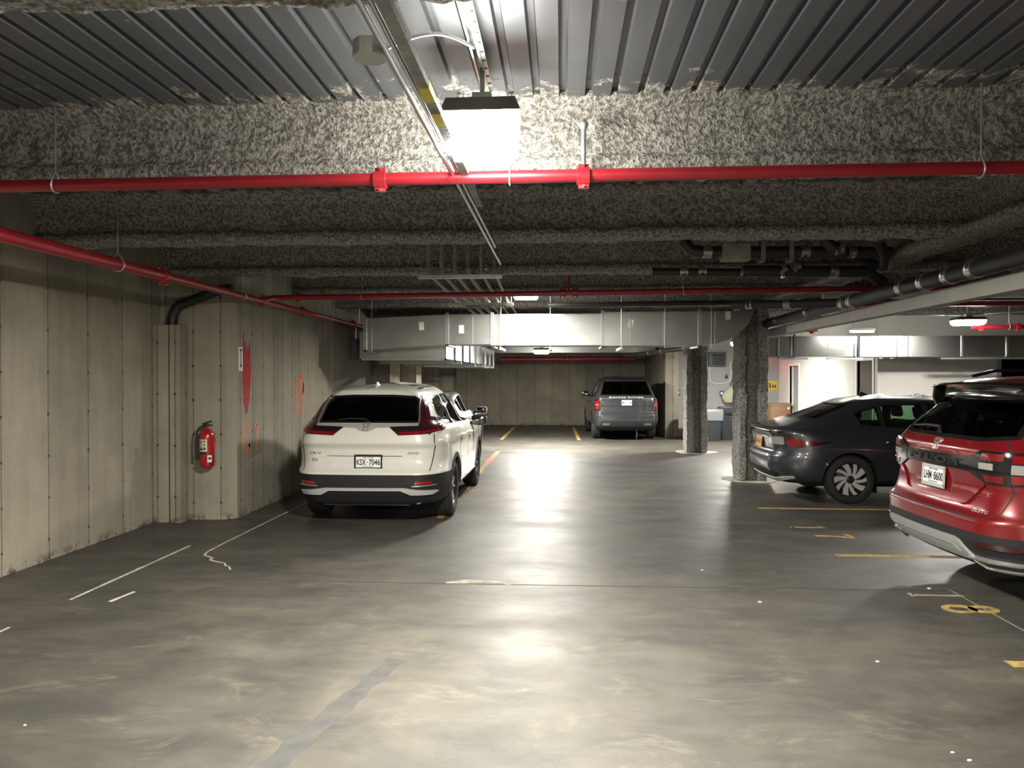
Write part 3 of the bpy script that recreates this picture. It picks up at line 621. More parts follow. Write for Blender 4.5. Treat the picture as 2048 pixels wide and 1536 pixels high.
# red pipes on the right
for k, (y, z, x0, lb) in enumerate([(11.9, 2.87, 3.8, 'upper red sprinkler pipe at the right, above the glowing lamp'), (13.2, 2.60, 6.95, 'red sprinkler pipe passing behind the glowing lamp at the right'), (14.3, 2.62, 3.9, 'short red sprinkler pipe just right of the near column')]):
    e = empty('sprinkler_pipe', (x0, y, z), 0, lb, 'pipe'); x1 = 11.9 if k < 2 else 4.75
    MB().tube([(0, 0, 0), (x1 - x0, 0, .01)], .037, 16).build('pipe_run', MATS['pipe_red'], e)
    coupling((.15, 0, 0), (1, 0, 0), .037, e); coupling((.75, 0, 0), (1, 0, 0), .037, e)
    hanger((.6, 0, 0), .037, 3.44 - z, e)
# conduits at the lamp
e = empty('conduit_run', (-.64, 0, 2.95), 0, 'pair of shiny steel conduits running back left of the near lamp', 'conduit')
MB().tube([(0, -5.9, 0), (0, 7.9, 0)], .012, 12).build('conduit', MATS['conduit_metal'], e)
MB().tube([(.035, -5.9, .005), (.035, 6.9, .005)], .010, 12).build('conduit', MATS['conduit_metal'], e)
MB().box(.055, .10, -5.9, 5.2, -.01, .022).build('channel', MATS['dusty_pipe'], e, smooth=False)
for y in (3.05, 3.35): MB().box(.054, .101, y, y + .16, -.013, .024).build('warning_tape', MATS['tape_yellow'], e, smooth=False)
e = empty('junction_box', (-.70, 2.72, 2.93), 0, 'round cornered steel junction box on the conduits, left of the near lamp', 'electrical box')
n8 = [(math.cos(R(22.5 + 45 * k)) * .062, math.sin(R(22.5 + 45 * k)) * .062, -.0) for k in range(8)]
MB().prism(n8, (0, 0, .055)).build('box', MATS['strut_metal'], e, smooth=False)
MB().prism([(a * 1.04, b_ * 1.04, c) for a, b_, c in n8], (0, 0, -.006)).build('cover', MATS['silver_plastic'], e, smooth=False)
pts = []
for k in range(61):
    t = k / 60; pts.append((-.64 + .22 * t, 2.72 + .88 * t, 2.96 + .38 * t + .06 * math.sin(PI * t)))
rad = [.0085 if k % 2 else .0065 for k in range(61)]
tag(MB().tube(pts, rad, 10).build('flexible_cable', MATS['conduit_metal'], smooth=60), 'ribbed flexible metal cable arching from the junction box to the perforated strut', 'cable')
# perforated strut
e = empty('perforated_strut', (-.42, 1.2, 3.345), 0, 'perforated steel strut channel on the ceiling leading to the near lamp', 'channel')
b = MB(); s = b
s.box(-.022, -.018, 0, 3.05, 0, .05).box(.018, .022, 0, 3.05, 0, .05).box(-.022, .022, 0, 3.05, .046, .05).box(-.022, -.010, 0, 3.05, -.004, 0).box(.010, .022, 0, 3.05, -.004, 0)
s.build('channel', MATS['strut_metal'], e, smooth=False)
hb = MB()
for k in range(30): hb.lathe([(.0085, 0), (.0085, .002)], 12, Matrix.Translation((.034, .1 * k + .05, -.0045)))
hb.build('slots', MATS['ink_black'], e, smooth=False)
MB().box(.024, .046, 0, 2.9, -.002, .0).build('slotted_flange', MATS['strut_metal'], e, smooth=False)
# conduit trapezes
def tray(y, x0, x1, z, label, drip=False):
    e = empty('conduit_tray', ((x0 + x1) / 2, y, z), 0, label, 'conduit support', 'conduit support trays')
    w = (x1 - x0) / 2
    MB().box(-w, w, -.02, .02, -.04, 0).build('strut', MATS['ledger_grey' if drip else 'strut_metal'], e, smooth=False)
    for sx in (-1, 1): MB().tube([(sx * (w - .03), 0, -.06), (sx * (w - .03), 0, ZD - z)], .006, 6).build('threaded_rod', MATS['strut_metal'], e)
    if drip:
        vs = []; n = 40
        for i in range(n + 1):
            xx = -w * .55 + 1.5 * w * i / n; vs += [(xx, -.021, -.035), (xx, -.021, -.045 - .05 * abs(noise.noise(Vector((xx * 6, 1, 2)))) - .01 * abs(math.sin(i))), (xx, .015, -.045)]
        MB().add(vs, [(3 * i + a, 3 * i + a + 1, 3 * i + a + 4, 3 * i + a + 3) for i in range(n) for a in (0, 1)] + [(3 * i, 3 * i + 3, 3 * i + 5, 3 * i + 2) for i in range(n)]).build('overspray', MATS['fireproofing'], e)
    return e
tray(8.15, -1.56, -.64, 2.87, 'grey conduit support tray in front, hung below the third beam')
tray(11.15, -1.69, -.71, 2.86, 'white spattered conduit support tray left of the second lamp', True)
for k in range(6):
    x = -1.46 + k * .145; xb = -1.55 + k * .15
    p = [(x, 8.22, 3.41), (x, 8.22, 3.02)] + [(x, 8.22 + .12 * (1 - math.cos(R(a))), 3.02 - .12 * math.sin(R(a))) for a in range(15, 91, 15)] + [(x, 8.5, 2.897), (xb, 11.2, 2.89), (xb, 18.0, 2.90)]
    tag(MB().tube(p, .026 if k < 4 else .018, 12).build('conduit', MATS['dusty_pipe']), 'dusty steel conduit in the row resting on the two support trays', 'conduit', 'conduits on the support trays')
for k in range(4):
    x = -1.42 + k * .2; b = MB().tube([(x, 8.15, 2.93), (x, 8.15, 2.99)], .02, 8)
    tag(b.build('conduit_clip', MATS['clamp_steel']), 'small shiny clip above the first conduit tray', 'clip', 'clips on the first conduit tray')
# ------------------------------------------------------------------ main duct
e = empty('air_duct', (0, 12.0, 2.26), 0, 'large silver sheet metal duct crossing the middle distance', 'duct')
D = MATS['duct_metal']
def seg(x0, x1, za0, za1, zb0, zb1, nm='duct_section', y0=0.0, y1=.7):
    vs = [(x0, y0, za0), (x1, y0, za1), (x1, y0, zb1), (x0, y0, zb0), (x0, y1, za0), (x1, y1, za1), (x1, y1, zb1), (x0, y1, zb0)]
    return MB().add(vs, [(0, 1, 2, 3), (4, 7, 6, 5), (0, 4, 5, 1), (3, 2, 6, 7), (0, 3, 7, 4), (1, 5, 6, 2)]).build(nm, D, e, smooth=False)
seg(-3.19, -1.83, -.07, .02, .44, .50); seg(-1.83, -1.1, .02, .02, .50, .50); seg(-1.1, .66, .0, .0, .50, .50); seg(.66, 2.2, -.01, -.01, .53, .53)
# upturned elbow at the right end
out = [(2.2, -.01), (2.45, .02), (2.65, .09), (2.82, .20), (2.95, .34), (3.02, .53), (2.2, .53)]
MB().prism([(x, 0, z) for x, z in out], (0, .7, 0)).build('duct_elbow', D, e, smooth=False)
def flange(x, z0, z1, w=.025, t=.03):
    f = MB().box(x - w, x - .003, -t, .0, z0 - t, z1 + t).box(x + .003, x + w, -t, 0, z0 - t, z1 + t).box(x - w, x + w, -t, .73, z0 - t, z0 - .001)
    f.build('flange', MATS['galvanised'], e, smooth=False)
for x, z0, z1 in ((-3.17, -.07, .44), (-1.83, .02, .50), (-1.1, .0, .50), (.66, -.01, .52), (2.18, -.01, .53)): flange(x, z0, z1)
for x, z0, z1 in ((-1.42, .02, .5), (-.12, 0, .5), (1.1, 0, .53), (2.42, .02, .53), (1.62, 0, .53)): MB().box(x - .006, x + .006, -.012, 0, z0, z1).build('seam', MATS['galvanised'], e, smooth=False)
MB().tube([(-.95, -.003, .25), (-.7, -.003, .20), (-.45, -.003, .21), (-.2, -.003, .19), (.05, -.003, .23), (.3, -.003, .24), (.5, -.003, .16)], .004, 6).build('crease', MATS['strut_metal'], e)
for i, (x, z, rot, lb) in enumerate([(-2.25, 2.575, 3, 'white paper label stuck on the left tapered part of the cross duct'), (-1.60, 2.52, 0, 'white paper label on the short cross duct piece left of centre'), (1.10, 2.60, -15, 'tilted white paper label on the cross duct right of centre'), (2.62, 2.72, 2, 'white paper label at the right end of the cross duct')]):
    a = R(rot); u = Vector((math.cos(a), 0, math.sin(a))); w = Vector((-math.sin(a), 0, math.cos(a)))
    tag(MB().obox((x, 11.996, z), u * .04, (0, .003, 0), w * .065).build('paper_label', MATS['paper'], smooth=False), lb, 'label')
for x in (-3.05, -.96, -.17, .95, 1.63, 2.35):
    MB().tube([(x, -.06, -.05 if x > -3 else -.1), (x, -.06, ZD - 2.26)], .006, 6).build('threaded_rod', MATS['strut_metal'], e)
for x in (-.96, -.17, .95): MB().box(x - .02, x + .02, -.08, .78, -.075, -.035).build('trapeze', MATS['strut_metal'], e, smooth=False)
# branch duct going back
e = empty('air_duct', (-2.7, 12.75, 2.07), 0, 'silver duct branch running back along the left, under the cross duct', 'duct')
MB().box(-.75, .70, 0, 9.5, 0, .45).build('duct_section', D, e, smooth=False)
for k in range(9):
    y = .05 + k * 1.16; MB().box(-.78, .73, y, y + .04, -.03, .0).box(.70, .73, y, y + .04, -.03, .47).box(-.78, -.75, y, y + .04, -.03, .47).build('flange', MATS['galvanised'], e, smooth=False)
    if k % 2: MB().box(-.79, .80, y + .3, y + .34, -.07, -.03).tube([(.78, y + .32, -.09), (.78, y + .32, 1.33)], .006, 6).build('trapeze', MATS['strut_metal'], e, smooth=False)
# right duct
e = empty('air_duct', (3.9, 14.4, 2.13), 0, 'silver duct at the right in front of the white walls', 'duct')
MB().box(0, 8.0, 0, .75, 0, .385).build('duct_section', D, e, smooth=False)
for x in (.18, .42, 1.58, 2.35, 2.55, 3.5, 4.3, 4.75, 6.0): MB().box(x - .015, x + .015, -.02, .0, -.02, .39).box(x - .015, x + .015, -.02, .76, -.02, 0).build('flange', MATS['galvanised'], e, smooth=False)
for x in (.42, 1.60): MB().box(x + .03, x + .06, -.035, .0, -.03, .42).build('frame_bar', MATS['box_grey'], e, smooth=False)
for x0, x1 in ((.2, .7), (1.05, 1.7), (3.1, 4.6)): MB().box(x0, x1, -.06, -.02, -.05, -.02).build('support_strut', MATS['galvanised'], e, smooth=False)
for x, z, lb in ((5.02, 2.34, 'small paper label on the right hand duct, beside the near column'), (5.75, 2.33, 'small paper label on the right hand duct, farther right')): tag(MB().box(x - .04, x + .04, 14.39, 14.40, z - .05, z + .05).build('paper_label', MATS['paper'], smooth=False), lb, 'label')
# grey pipe above the duct
tag(MB().tube([(-.2, 11.75, 2.88), (3.0, 11.75, 2.90), (3.3, 11.75, 2.90), (8.0, 11.6, 2.95)], .035, 14).build('drain_pipe', MATS['iron_black']), 'dark pipe lying just above the silver cross duct', 'pipe')
tag(MB().tube([(3.9, 11.5, 2.96), (11.9, 11.5, 2.97)], .045, 14).build('insulated_pipe', MATS['trim_white']), 'white insulated pipe at the upper right above the glowing lamp', 'pipe')
# ------------------------------------------------------------------ drains
def nohub(b_pts, r, label, clamps, grp=None, mat='iron_black', loc=None):
    e = empty('drain_pipe', b_pts[0], 0, label, 'pipe', grp); o0 = Vector(b_pts[0])
    MB().tube([Vector(p) - o0 for p in b_pts], r, 18).build('pipe_run', MATS[mat], e)
    for p, ax in clamps:
        rot = Vector(ax).normalized().to_track_quat('Z', 'Y').to_matrix().to_4x4()
        c = MB().lathe([(r * 1.02, -.045), (r * 1.12, -.043), (r * 1.12, -.02), (r * 1.07, -.017), (r * 1.07, .017), (r * 1.12, .02), (r * 1.12, .043), (r * 1.02, .045)], 18, Matrix.Translation(Vector(p) - o0) @ rot)
        c.obox(Vector(p) - o0 + Vector((0, -r * 1.15, 0)), (.02, 0, 0), (0, .012, 0), (0, 0, .012)).build('clamp', MATS['clamp_steel'], e)
    return e
def bend(p0, d0, d1, r, n=6):
    """quarter bend starting at p0 heading d0 and leaving along d1"""
    p0 = Vector(p0); d0 = Vector(d0); d1 = Vector(d1)
    return [p0 + d0 * r * math.sin(R(90 * k / n)) + d1 * r * (1 - math.cos(R(90 * k / n))) for k in range(n + 1)]
yb = 7.75
nohub([(1.24, yb, 3.42)] + bend((1.24, yb, 3.2), (0, 0, -1), (1, 0, 0), .17) + [(3.3, yb, 3.00)], .058, 'black drain pipe turning right below the second beam, leftmost of the group', [((1.24, yb, 3.24), (0, 0, 1)), ((1.48, yb, 3.03), (1, 0, 0)), ((2.45, yb, 3.02), (1, 0, 0)), ((2.9, yb, 3.01), (1, 0, 0))], 'drain pipes hanging at the right')
tag(MB().bbox(1.62, 1.90, yb - .08, yb + .08, 2.93, 3.10, .01).build('pipe_saddle', MATS['dusty_pipe']), 'dusty grey block wrapped round the leftmost black drain pipe', 'pipe cover')
for x in (2.0, 2.28): tag(MB().box(x, x + .045, yb - .075, yb - .065, 2.92, 3.35).box(x, x + .045, yb - .075, yb + .075, 2.915, 2.925).box(x, x + .045, yb + .065, yb + .075, 2.92, 3.35).build('pipe_strap', MATS['galvanised'], smooth=False), 'metal strap holding up the leftmost black drain pipe', 'strap', 'straps on the drain pipe')
yc = 7.62
nohub([(2.60, yc, 3.42)] + bend((2.60, yc, 3.18), (0, 0, -1), (.8, 0, -.1), .13) + [(2.95, yc + .2, 2.98), (3.3, yc + .5, 2.93)], .055, 'black drain pipe dropping and bending right, middle of the group', [((2.60, yc, 3.16), (0, 0, 1)), ((2.74, yc + .02, 3.03), (1, 0, .3))], 'drain pipes hanging at the right')
nohub([(3.12, yc, 3.42), (3.12, yc, 3.08), (3.22, yc + .1, 2.98), (3.34, yc + .4, 2.90)], .055, 'black drain pipe beside the girder with round cleanouts, rightmost of the group', [((3.12, yc, 3.12), (0, 0, 1))], 'drain pipes hanging at the right')
for z in (3.36, 3.27): tag(MB().lathe([(.028, 0), (.028, .02), (.0, .02)], 12, Matrix.Translation((3.12, yc - .055, z)) @ Matrix.Rotation(R(90), 4, 'X')).build('cleanout_plug', MATS['clamp_steel']), 'small round metal plug on the rightmost hanging drain pipe', 'plug', 'plugs on the drain pipe')
nohub([(1.9, 8.05, 2.87), (3.2, 8.1, 2.86), (3.46, 8.35, 2.78)], .06, 'dark drain pipe lying across below the straps, just above the dark red pipe', [((2.32, 8.07, 2.87), (.4, 0, .3)), ((2.45, 8.07, 2.90), (.5, 0, .5)), ((2.85, 8.09, 2.865), (1, 0, 0))], 'drain pipes hanging at the right')
nohub([(1.0, 8.4, 2.92), (3.3, 8.4, 2.88)], .045, 'thin dark pipe running behind the hanging drain pipes', [((1.35, 8.4, 2.92), (1, 0, 0)), ((1.55, 8.4, 2.92), (1, 0, 0)), ((2.1, 8.4, 2.9), (1, 0, 0))], 'drain pipes hanging at the right')
nohub([(2.3, 10.3, 2.72), (3.45, 9.4, 2.66)], .055, 'slanting dark drain pipe below the dark red pipe near the column', [((2.5, 10.15, 2.71), (.7, -.6, 0)), ((2.9, 9.83, 2.69), (.7, -.6, 0))], 'drain pipes hanging at the right')
cl = [((3.42, y, 2.655), (0, 1, 0)) for y in (5.55, 6.45, 6.85, 7.3, 7.75, 9.05, 9.3, 10.6)]
nohub([(3.42, 2.0, 2.66), (3.42, 13.0, 2.64)], .075, 'long dark drain pipe with steel clamps running back above the pale channel at the right', cl)
nohub([(3.80, 2.0, 2.78), (3.80, 15.0, 2.74)], .06, 'second dark drain pipe right of the pale channel', [((3.8, 6.0, 2.77), (0, 1, 0)), ((3.8, 9.0, 2.76), (0, 1, 0))])
# pipes seen under the duct near the far right column
nohub([(2.62, 15.2, 2.34), (1.75, 21.0, 2.34)], .05, 'dark clamped pipe going back below the duct above the grey SUV', [((2.55, 15.6, 2.34), (-.15, 1, 0)), ((2.3, 17.3, 2.34), (-.15, 1, 0)), ((2.14, 18.4, 2.34), (-.15, 1, 0))])
tag(MB().box(-3.0, 2.9, 23.3, 23.8, 2.5, 2.95).build('air_duct', D, smooth=False), 'far duct across the back, just above the far red pipe', 'duct')
tag(MB().tube([(4.0, 13.9, 2.73), (5.2, 13.0, 2.80), (6.6, 12.95, 2.78), (8.5, 12.2, 2.85)], .012, 8).build('conduit', MATS['conduit_metal']), 'thin conduit leading to the glowing lamp at the right', 'conduit')
# electrical box on the left wall, with conduit
e = empty('electrical_box', (-4.01, 14.2, 2.1), 0, 'grey electrical box high on the left wall at the end of the red pipe', 'electrical box')
MB().bbox(0, .14, -.2, .2, 0, .38, .008).build('box', MATS['box_grey'], e)
MB().tube([(.07, 0, .38), (.07, 0, .6), (.12, 0, .75), (.16, 0, 1.3)], .02, 10).build('conduit', MATS['conduit_metal'], e)
# elbow on the little pier; outer run stands in for a shadow on the wall
tag(MB().tube([(-4.72, 8.84, 2.36)] + bend((-4.72, 8.84, 2.42), (0, 0, 1), (.75, -.05, .35), .16) + [(-4.15, 8.78, 2.78), (-3.95, 8.78, 2.82)], .06, 14).build('drain_pipe', MATS['iron_black']), 'black pipe bend on the small wall pier at the left, outer run in place of a wall shadow', 'pipe')

# ------------------------------------------------------------------ rubbish corner
def rot2(x, y, a): return x * math.cos(a) - y * math.sin(a), x * math.sin(a) + y * math.cos(a)
def slim_bin(loc, rz, label, lid=False, liner=False, sc_=1.0):
    e = empty('rubbish_bin', loc, rz, label, 'bin')
    w, d, h = .235 * sc_, .22 * sc_, .86 * sc_
    b = MB(); rings = []
    def rr(wx, dy, z, n=5, r=.07):
        pts = []
        for cx, cy, a0 in ((wx - r, dy - r, 0), (-wx + r, dy - r, 90), (-wx + r, -dy + r, 180), (wx - r, -dy + r, 270)):
            for k in range(n + 1): an = R(a0 + 90 * k / n); pts.append((cx + r * math.cos(an), cy + r * math.sin(an), z))
        return pts
    pr = [(.84, 0), (.86, .02), (.99, h - .09), (1.05, h - .085), (1.06, h), (1.0, h), (.97, h - .03), (.82, .04)]
    vs = []
    for s, z in pr: vs += rr(w * s, d * s, z)
    n = 24; b.add(vs, [(k * n + i, k * n + (i + 1) % n, (k + 1) * n + (i + 1) % n, (k + 1) * n + i) for k in range(len(pr) - 1) for i in range(n)] + [tuple(range(n))[::-1], tuple(range((len(pr) - 1) * n, len(pr) * n))])
    b.build('bin_body', MATS['bin_plastic'], e, smooth=40)
    if liner:
        vs = []; pr = [(1.0, h - .02), (1.07, h + .012), (1.10, h + .005), (1.12, h - .08), (1.10, h - .22), (1.075, h - .30)]
        for q, (s, z) in enumerate(pr): vs += [(x * (1 + .02 * noise.noise(Vector((x * 30, y * 30, z * 9)))), y * (1 + .02 * noise.noise(Vector((x * 30, y * 30, 4 + z * 9)))), z2 + (.02 * noise.noise(Vector((x * 9, y * 9, q))) if q > 3 else 0)) for x, y, z2 in rr(w * s, d * s, z)]
        MB().add(vs, [(k * n + i, k * n + (i + 1) % n, (k + 1) * n + (i + 1) % n, (k + 1) * n + i) for k in range(len(pr) - 1) for i in range(n)]).build('bin_liner', MATS['bin_liner'], e, smooth=True)
    if lid:
        MB().bbox(-w * 1.09, w * 1.09, -d * 1.09, d * 1.09, h, h + .05, .015).build('lid', MATS['bin_plastic'], e)
    MB().box(-.09, .09, -d * 1.1, -d * 1.0, h - .16, h - .13).build('handle', MATS['gloss_black'], e, smooth=False)
    return e
slim_bin((3.62, 21.0, 0), 0, 'dark plastic rubbish bin left of the column with pale spatter')
slim_bin((4.14, 20.9, 0), .1, 'dark bin with a see through liner, right of the middle column', liner=True)
slim_bin((4.66, 21.35, 0), -.1, 'dark lidded bin, rightmost of the rubbish bins', lid=True)
bo = empty('cardboard_box', (6.0, 21.2, .0), .1, 'stack of brown cardboard boxes between the near column and the dark sedan', 'box')
MB().bbox(-.26, .26, -.2, .2, 0, .55, .006).bbox(-.24, .27, -.2, .2, .56, 1.02, .006).build('carton', MATS['cardboard'], bo)
MB().box(-.25, .28, -.203, .203, .93, 1.025).build('carton_flap', MATS['cardboard'], bo, smooth=False)
MB().box(.18, .24, -.206, -.203, .86, .92).build('sticker', MATS['paper'], bo, smooth=False)
e = empty('wall_vent', (4.53, 22.2, 2.05), 0, 'dark louvred vent box high on the grey wall between the columns', 'vent')
MB().bbox(-.25, .25, -.12, 0, 0, .42, .01).build('box', MATS['box_grey'], e)
for k in range(8): MB().obox((.02, -.13, .06 + k * .042), (.17, 0, 0), (0, .012, .008), (0, -.001, .002)).build('louvre', MATS['ink_black'], e, smooth=False)
pts = [(4.33, 22.19, 2.05), (4.31, 22.18, 1.8), (4.35, 22.17, 1.60), (4.5, 22.17, 1.55), (4.75, 22.17, 1.56), (4.9, 22.17, 1.62), (4.93, 22.17, 1.9), (4.90, 22.17, 2.2)]
tag(MB().tube(pts, .012, 8).build('wall_cable', MATS['paper']), 'pale cable looping down the grey wall under the vent box', 'cable')
e = empty('hook_plate', (4.80, 22.19, 1.74), 0, 'small black hook on the grey wall right of the cable loop', 'hook')
MB().lathe([(.045, 0), (.045, .02), (0, .02)], 14, Matrix.Rotation(R(90), 4, 'X')).box(-.012, .012, -.03, 0, .03, .10).build('hook', MATS['ink_black'], e)
b = MB(); vs = []; n = 12; m_ = 20
for j in range(n + 1):
    t = j / n
    for i in range(m_):
        a = 2 * PI * i / m_; w = .17 + .12 * math.sin(PI * min(1, t * 1.15)) - .05 * t; d = .06 + .07 * math.sin(PI * (1 - t) * .7)
        vs.append((w * math.cos(a) * (1 + .06 * noise.noise(Vector((i, j, 1)) * .7)) - .08 * (1 - t), d * math.sin(a), .5 * t + .02 * math.cos(a) * t))
b.add(vs, [(j * m_ + i, j * m_ + (i + 1) % m_, (j + 1) * m_ + (i + 1) % m_, (j + 1) * m_ + i) for j in range(n) for i in range(m_)] + [tuple(range(m_))[::-1], tuple(range(n * m_, (n + 1) * m_))])
e = empty('cloth_bag', (4.97, 22.06, 1.0), 0, 'pale cloth tote bag hanging on the grey wall beside the near column', 'bag')
b.build('bag_body', MATS['bag_cloth'], e, smooth=True)
MB().tube([(-.1, -.03, .46), (-.06, -.03, .62), (0, 0, .68), (.06, -.03, .62), (.1, -.03, .46)], .012, 8).build('strap', MATS['ink_black'], e)
for x, z, w, h, mt, nm, lb in ((3.42, 1.28, .06, .09, 'sign_green', 'wall_sign', 'small green sign on the grey wall left of the middle column'), (4.67, 1.26, .06, .09, 'sign_blue', 'wall_sign', 'small blue sign on the grey wall beside the cloth bag')):
    e = empty(nm, (x, 22.2, z), 0, lb, 'sign'); MB().box(-w, w, -.008, 0, -h, h).build('sign_panel', MATS[mt], e, smooth=False); MB().box(-w * .5, w * .5, -.011, -.008, -h * .2, h * .5).build('symbol', MATS['paper'], e, smooth=False)
e = empty('wall_sign', (6.12, 22.2, 1.50), 0, 'yellow warning sign with black symbols right of the near column', 'sign')
MB().box(-.14, .14, -.008, 0, -.13, .13).build('sign_panel', MATS['sign_yellow'], e, smooth=False)
s = MB()
for x in (-.07, .01, .08): s.lathe([(.022, 0), (.022, .003)], 12, Matrix.Translation((x, -.008, .05 if x < 0 else .0)) @ Matrix.Rotation(R(90), 4, 'X')).box(x - .018, x + .018, -.011, -.008, -.07, .03 if x < 0 else -.02)
s.build('symbols', MATS['ink_black'], e, smooth=False)
e = empty('exit_sign', (5.80, 22.14, 1.93), 0, 'glowing red exit sign on the grey wall beside the near column', 'sign')
MB().box(-.16, .16, -.03, .05, -.02, .20).build('sign_case', MATS['paper'], e, smooth=False)
ps, fs = text_fit('EXIT', .27, .15, .02); P3 = place2d(ps, (0, -.034, .09), (1, 0, 0), (0, 0, 1)); MB().add(P3, fs).build('letters', MATS['exit_red'], e, smooth=False)
MB().box(-.14, -.09, -.06, .0, .21, .26).box(.09, .14, -.06, 0, .21, .26).build('emergency_heads', MATS['exit_red'], e, smooth=False)
tag(MB().bbox(5.75, 6.2, 22.0, 22.19, 2.5, 2.8, .01).build('electrical_box', MATS['box_grey']), 'grey box high on the wall above the exit sign', 'electrical box')
# ================================================================== cars
# car space: +X forward, x = 0 at the rearmost point, +Y left, +Z up.
def pchip(xs, ys, q):
    n = len(xs)
    if q <= xs[0]: return ys[0]
    if q >= xs[-1]: return ys[-1]
    h = [xs[i + 1] - xs[i] for i in range(n - 1)]; d = [(ys[i + 1] - ys[i]) / h[i] for i in range(n - 1)]
    m = [0] * n; m[0] = d[0]; m[-1] = d[-1]
    for i in range(1, n - 1):
        if d[i - 1] * d[i] <= 0: m[i] = 0
        else:
            w1 = 2 * h[i] + h[i - 1]; w2 = h[i] + 2 * h[i - 1]; m[i] = (w1 + w2) / (w1 / d[i - 1] + w2 / d[i])
    i = max(k for k in range(n - 1) if xs[k] <= q); t = (q - xs[i]) / h[i]
    return (2 * t ** 3 - 3 * t ** 2 + 1) * ys[i] + (t ** 3 - 2 * t ** 2 + t) * h[i] * m[i] + (-2 * t ** 3 + 3 * t ** 2) * ys[i + 1] + (t ** 3 - t ** 2) * h[i] * m[i + 1]
def hull_mesh(rows, sub=5, shrink=0.0, zfloor=None, crown=.03):
    """rows: (xr, zr, xf, zf, w, rx_rear, ry_rear, rx_front, ry_front, bow_rear, bow_front)"""
    ks = list(range(len(rows))); rings = []
    for s in range((len(rows) - 1) * sub + 1):
        q = s / sub; v = [pchip(ks, [r[c] for r in rows], q) for c in range(11)]
        rings.append(v)
    vs = []; cnt = None
    for (xr, zr, xf, zf, w, rxr, ryr, rxf, ryf, br, bf) in rings:
        if shrink:
            xr += shrink * 1.4; xf -= shrink * 1.4; w -= shrink; zr = zr - shrink if zr > 1.0 else zr; zf = zf - shrink if zf > 1.0 else zf
            w = max(w, .02)
            if zfloor: zr = max(zr, zfloor); zf = max(zf, zfloor)
        ryr = min(ryr, w * .95); ryf = min(ryf, w * .95); Lh = (xf - xr); rxr = min(rxr, Lh * .45); rxf = min(rxf, Lh * .45)
        half = []
        nr, nc, ns, nf = 10, 14, 44, 8
        bowr = lambda y: br * (y / w) ** 2
        bowf = lambda y: bf * (y / w) ** 2
        for k in range(nr): y = (w - ryr) * k / nr; half.append((xr + bowr(y), y))
        x0 = xr + bowr(w - ryr)
        for k in range(nc): a = R(90 * k / nc); half.append((x0 + rxr * (1 - math.cos(a)), (w - ryr) + ryr * math.sin(a)))
        xs0 = x0 + rxr; x1 = xf - bowf(w - ryf); xs1 = x1 - rxf
        for k in range(ns): t = k / ns; half.append((xs0 + (xs1 - xs0) * t, w + .012 * math.sin(PI * t)))
        for k in range(nc): a = R(90 * k / nc); half.append((x1 - rxf * (1 - math.sin(a)), (w - ryf) + ryf * math.cos(a)))
        for k in range(nf): y = (w - ryf) * (1 - k / nf); half.append((xf - bowf(y), y))
        half.append((xf, 0.0))
        full = half + [(x, -y) for x, y in half[-2:0:-1]]
        cnt = len(full)
        for x, y in full:
            t = min(1, max(0, (x - xr) / max(1e-6, xf - xr)))
            vs.append((x, y, zr + (zf - zr) * t - (crown * (y / w) ** 2 if zr > 1.45 else 0)))
    m = len(rings); fs = [(j * cnt + i, j * cnt + (i + 1) % cnt, (j + 1) * cnt + (i + 1) % cnt, (j + 1) * cnt + i) for j in range(m - 1) for i in range(cnt)]
    # caps
    for base, flip in ((0, True), ((m - 1) * cnt, False)):
        h = cnt // 2
        for i in range(1, h):
            a, b_, c, d = base + i, base + (i + 1) % cnt, base + (cnt - i - 1), base + (cnt - i) % cnt
            if i == h - 1: f = (a, b_, d)
            else: f = (a, b_, c, d)
            if len(set(f)) >= 3: fs.append(tuple(dict.fromkeys(f if not flip else f[::-1])))
        f = (base, base + 1, base + cnt - 1); fs.append(f if not flip else f[::-1])
    b = MB(); b.add(vs, fs); me = b.mesh('hull')
    bm = bmesh.new(); bm.from_mesh(me); bmesh.ops.remove_doubles(bm, verts=bm.verts, dist=1e-5); bmesh.ops.dissolve_degenerate(bm, edges=bm.edges, dist=1e-6); bmesh.ops.recalc_face_normals(bm, faces=bm.faces); bm.to_mesh(me); bm.free()
    return me
def boolean(me, cutters):
    o = bpy.data.objects.new('tmp', me); COL.objects.link(o); cs = []
    for c in cutters:
        co = bpy.data.objects.new('cut', c); COL.objects.link(co); cs.append(co)
        md = o.modifiers.new('b', 'BOOLEAN'); md.operation = 'DIFFERENCE'; md.object = co; md.solver = 'MANIFOLD'
    dg = bpy.context.evaluated_depsgraph_get(); dg.update()
    res = bpy.data.meshes.new_from_object(o.evaluated_get(dg))
    for x in cs + [o]: bpy.data.objects.remove(x)
    return res
